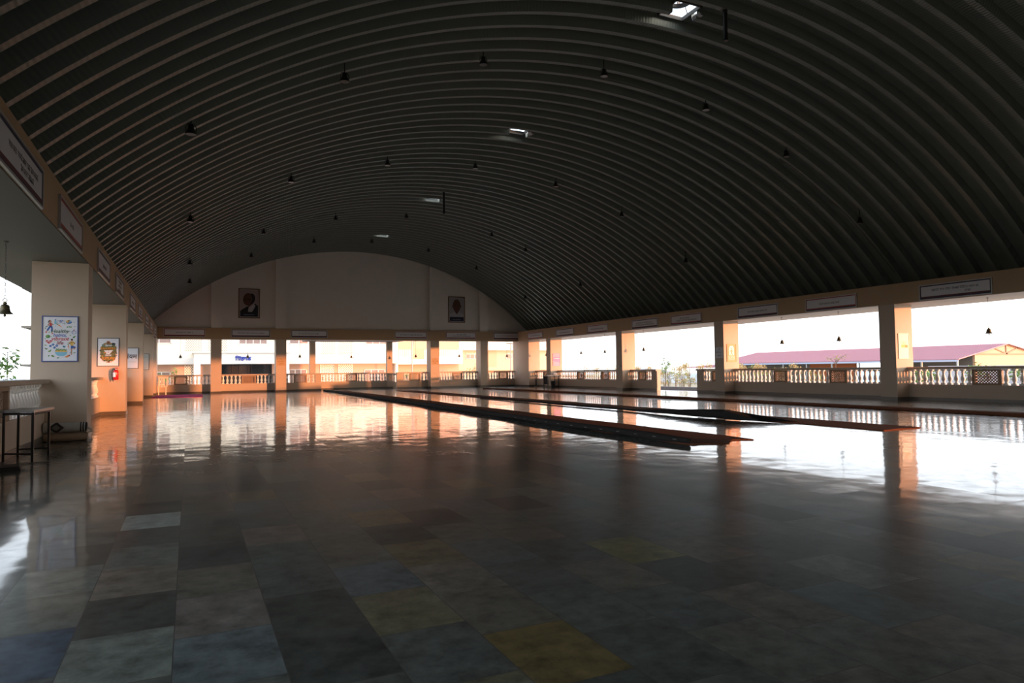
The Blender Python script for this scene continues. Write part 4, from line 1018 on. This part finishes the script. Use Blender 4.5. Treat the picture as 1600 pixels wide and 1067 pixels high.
# pink roofed shed ---------------------------------------------------------------------
t = thing('shed', 'long pink roofed shed beyond the right balustrades', 'shed', (0,0,0))
ex, rx, ez, rz, ya, yb = 77.0, 86.44, 1.62, 3.40, 47.24, 80.5
def roof_sheet(xa, za, xb, zb, y0, y1, th=.06):
    b = MB(); n = int((y1-y0)/.28); 
    for i in range(n):
        yy = y0+(y1-y0)*i/n; y2 = y0+(y1-y0)*(i+1)/n; up = .05
        b.prism([(xa,za),(xb,zb),(xb,zb+th),(xa,za+th)],'y',yy,y2); 
        b.prism([(xa,za+th),(xb,zb+th),(xb,zb+th+up),(xa,za+th+up)],'y',yy,yy+.07)
    return b
roof_sheet(ex,ez,rx,rz,ya,yb+6).build('roof_slope','pinkroof',t); roof_sheet(rx,rz,2*rx-ex,ez,ya,yb+6).build('roof_slope','pinkroof',t)
roof_sheet(ex+.5,1.05,ex+9,1.6,yb+5.9,yb+14).build('lower_roof','pinkroof',t)
fa = MB()
for i in range(150):
    y = ya+.05+i*.222; fa.box(ex-.02,ex+.04,y,y+.16,ez-.22,ez-.02); fa.box(ex-.015,ex+.035,y+.16,y+.222,ez-.16,ez-.02)
fa.build('scalloped_fascia','fascia',t)
gw = MB(); gw.prism([(80.5,-2.6),(92.4,-2.6),(92.4,2.28),(rx,rz-.12),(80.5,2.28)],'y',ya+.35,ya+.6); gw.build('gable_wall','bld_peach',t)
tb = MB(); y0, y1 = ya+.25, ya+.36
tb.bar((80.5,2.26),(92.4,2.26),.16,y0,y1); tb.bar((rx,2.2),(rx,rz-.15),.16,y0,y1); tb.bar((rx,2.3),(rx-2.3,2.95),.14,y0,y1); tb.bar((rx,2.3),(rx+2.3,2.95),.14,y0,y1); tb.bar((ex,ez-.02),(rx,rz-.03),.12,y0,y1); tb.bar((rx,rz-.03),(2*rx-ex,ez-.02),.12,y0,y1)
tb.build('gable_truss','truss',t)
MB().box(80.5,80.7,ya+.6,59.2,-2.6,2.1).build('veranda_wall','shed_grey',t); MB().box(80.5,80.7,62.9,70.4,-2.6,2.1).build('veranda_wall','shed_orange',t); MB().box(80.5,80.7,70.4,86.5,-2.6,2.1).build('veranda_wall','shed_grey',t)
for i in range(9): MB().box(ex+.1,ex+.25,ya+.2+i*4.1,ya+.35+i*4.1,-2.6,ez-.02).build('veranda_post','steel',t)

# ================================================================== light, sky, camera
az, el = math.radians(37.1), math.radians(2.04)
sun = bpy.data.lights.new('sun','SUN'); so = bpy.data.objects.new('sun', sun); COL.objects.link(so)
d = Vector((-math.sin(az)*math.cos(el), math.cos(az)*math.cos(el), -math.sin(el)))
so.rotation_euler = d.to_track_quat('-Z','Y').to_euler(); so.location = (60,-40,20)
sun.energy = 6.4; sun.color = (1, .36, .14); sun.angle = math.radians(.9)
w = bpy.data.worlds.new('sky'); SC.world = w; w.use_nodes = True
nt = w.node_tree; N = nt.nodes; L = nt.links; bg = N['Background']
tc = N.new('ShaderNodeTexCoord'); sp = N.new('ShaderNodeSeparateXYZ'); L.new(tc.outputs['Generated'], sp.inputs[0])
rp = N.new('ShaderNodeValToRGB'); L.new(sp.outputs[2], rp.inputs[0]); cr = rp.color_ramp
cr.elements[0].position = 0; cr.elements[0].color = (.96,.985,1.0,1); cr.elements[1].position = 1; cr.elements[1].color = (.30,.42,.62,1)
e = cr.elements.new(.22); e.color = (.82,.91,1.0,1)
dt = N.new('ShaderNodeVectorMath'); dt.operation = 'DOT_PRODUCT'; L.new(tc.outputs['Generated'], dt.inputs[0]); dt.inputs[1].default_value = (-d.x, -d.y, -d.z)
mxz = N.new('ShaderNodeMath'); mxz.operation = 'MAXIMUM'; L.new(dt.outputs['Value'], mxz.inputs[0]); mxz.inputs[1].default_value = 0
pw = N.new('ShaderNodeMath'); pw.operation = 'POWER'; L.new(mxz.outputs[0], pw.inputs[0]); pw.inputs[1].default_value = 4
gl = N.new('ShaderNodeVectorMath'); gl.operation = 'SCALE'; gl.inputs[0].default_value = (2.3, 1.75, 1.25); L.new(pw.outputs[0], gl.inputs['Scale'])
sm = N.new('ShaderNodeVectorMath'); sm.operation = 'ADD'; L.new(rp.outputs[0], sm.inputs[0]); L.new(gl.outputs[0], sm.inputs[1])
L.new(sm.outputs[0], bg.inputs[0]); bg.inputs[1].default_value = 2.6

cam = bpy.data.cameras.new('camera'); co = bpy.data.objects.new('camera', cam); COL.objects.link(co); SC.camera = co
PITCH, ROLL, YAW, H, F = .0415, .0122, .4417, 1.0915, 1067.0
cam.sensor_fit = 'HORIZONTAL'; cam.sensor_width = 36; cam.lens = 36*F/1600; cam.clip_end = 3000; cam.clip_start = .05
fw = Vector((math.sin(YAW)*math.cos(PITCH), math.cos(YAW)*math.cos(PITCH), math.sin(PITCH)))
right = Vector((math.cos(YAW), -math.sin(YAW), 0)); up = right.cross(fw)
cr_, sr_ = math.cos(ROLL), math.sin(ROLL)
# image x = r*cos - u*sin ; image y = r*sin + u*cos
ix = right*cr_ - up*sr_; iy = right*sr_ + up*cr_
co.matrix_world = Matrix(((ix.x,iy.x,-fw.x,0),(ix.y,iy.y,-fw.y,0),(ix.z,iy.z,-fw.z,H),(0,0,0,1)))

SC.view_settings.view_transform = 'Standard'; SC.view_settings.look = 'None'; SC.view_settings.exposure = 0.0; SC.view_settings.gamma = 1.0; SC.view_settings.use_curve_mapping = False
SC.cycles.max_bounces = 10; SC.cycles.diffuse_bounces = 6; SC.cycles.glossy_bounces = 5
SC.cycles.use_denoising = True
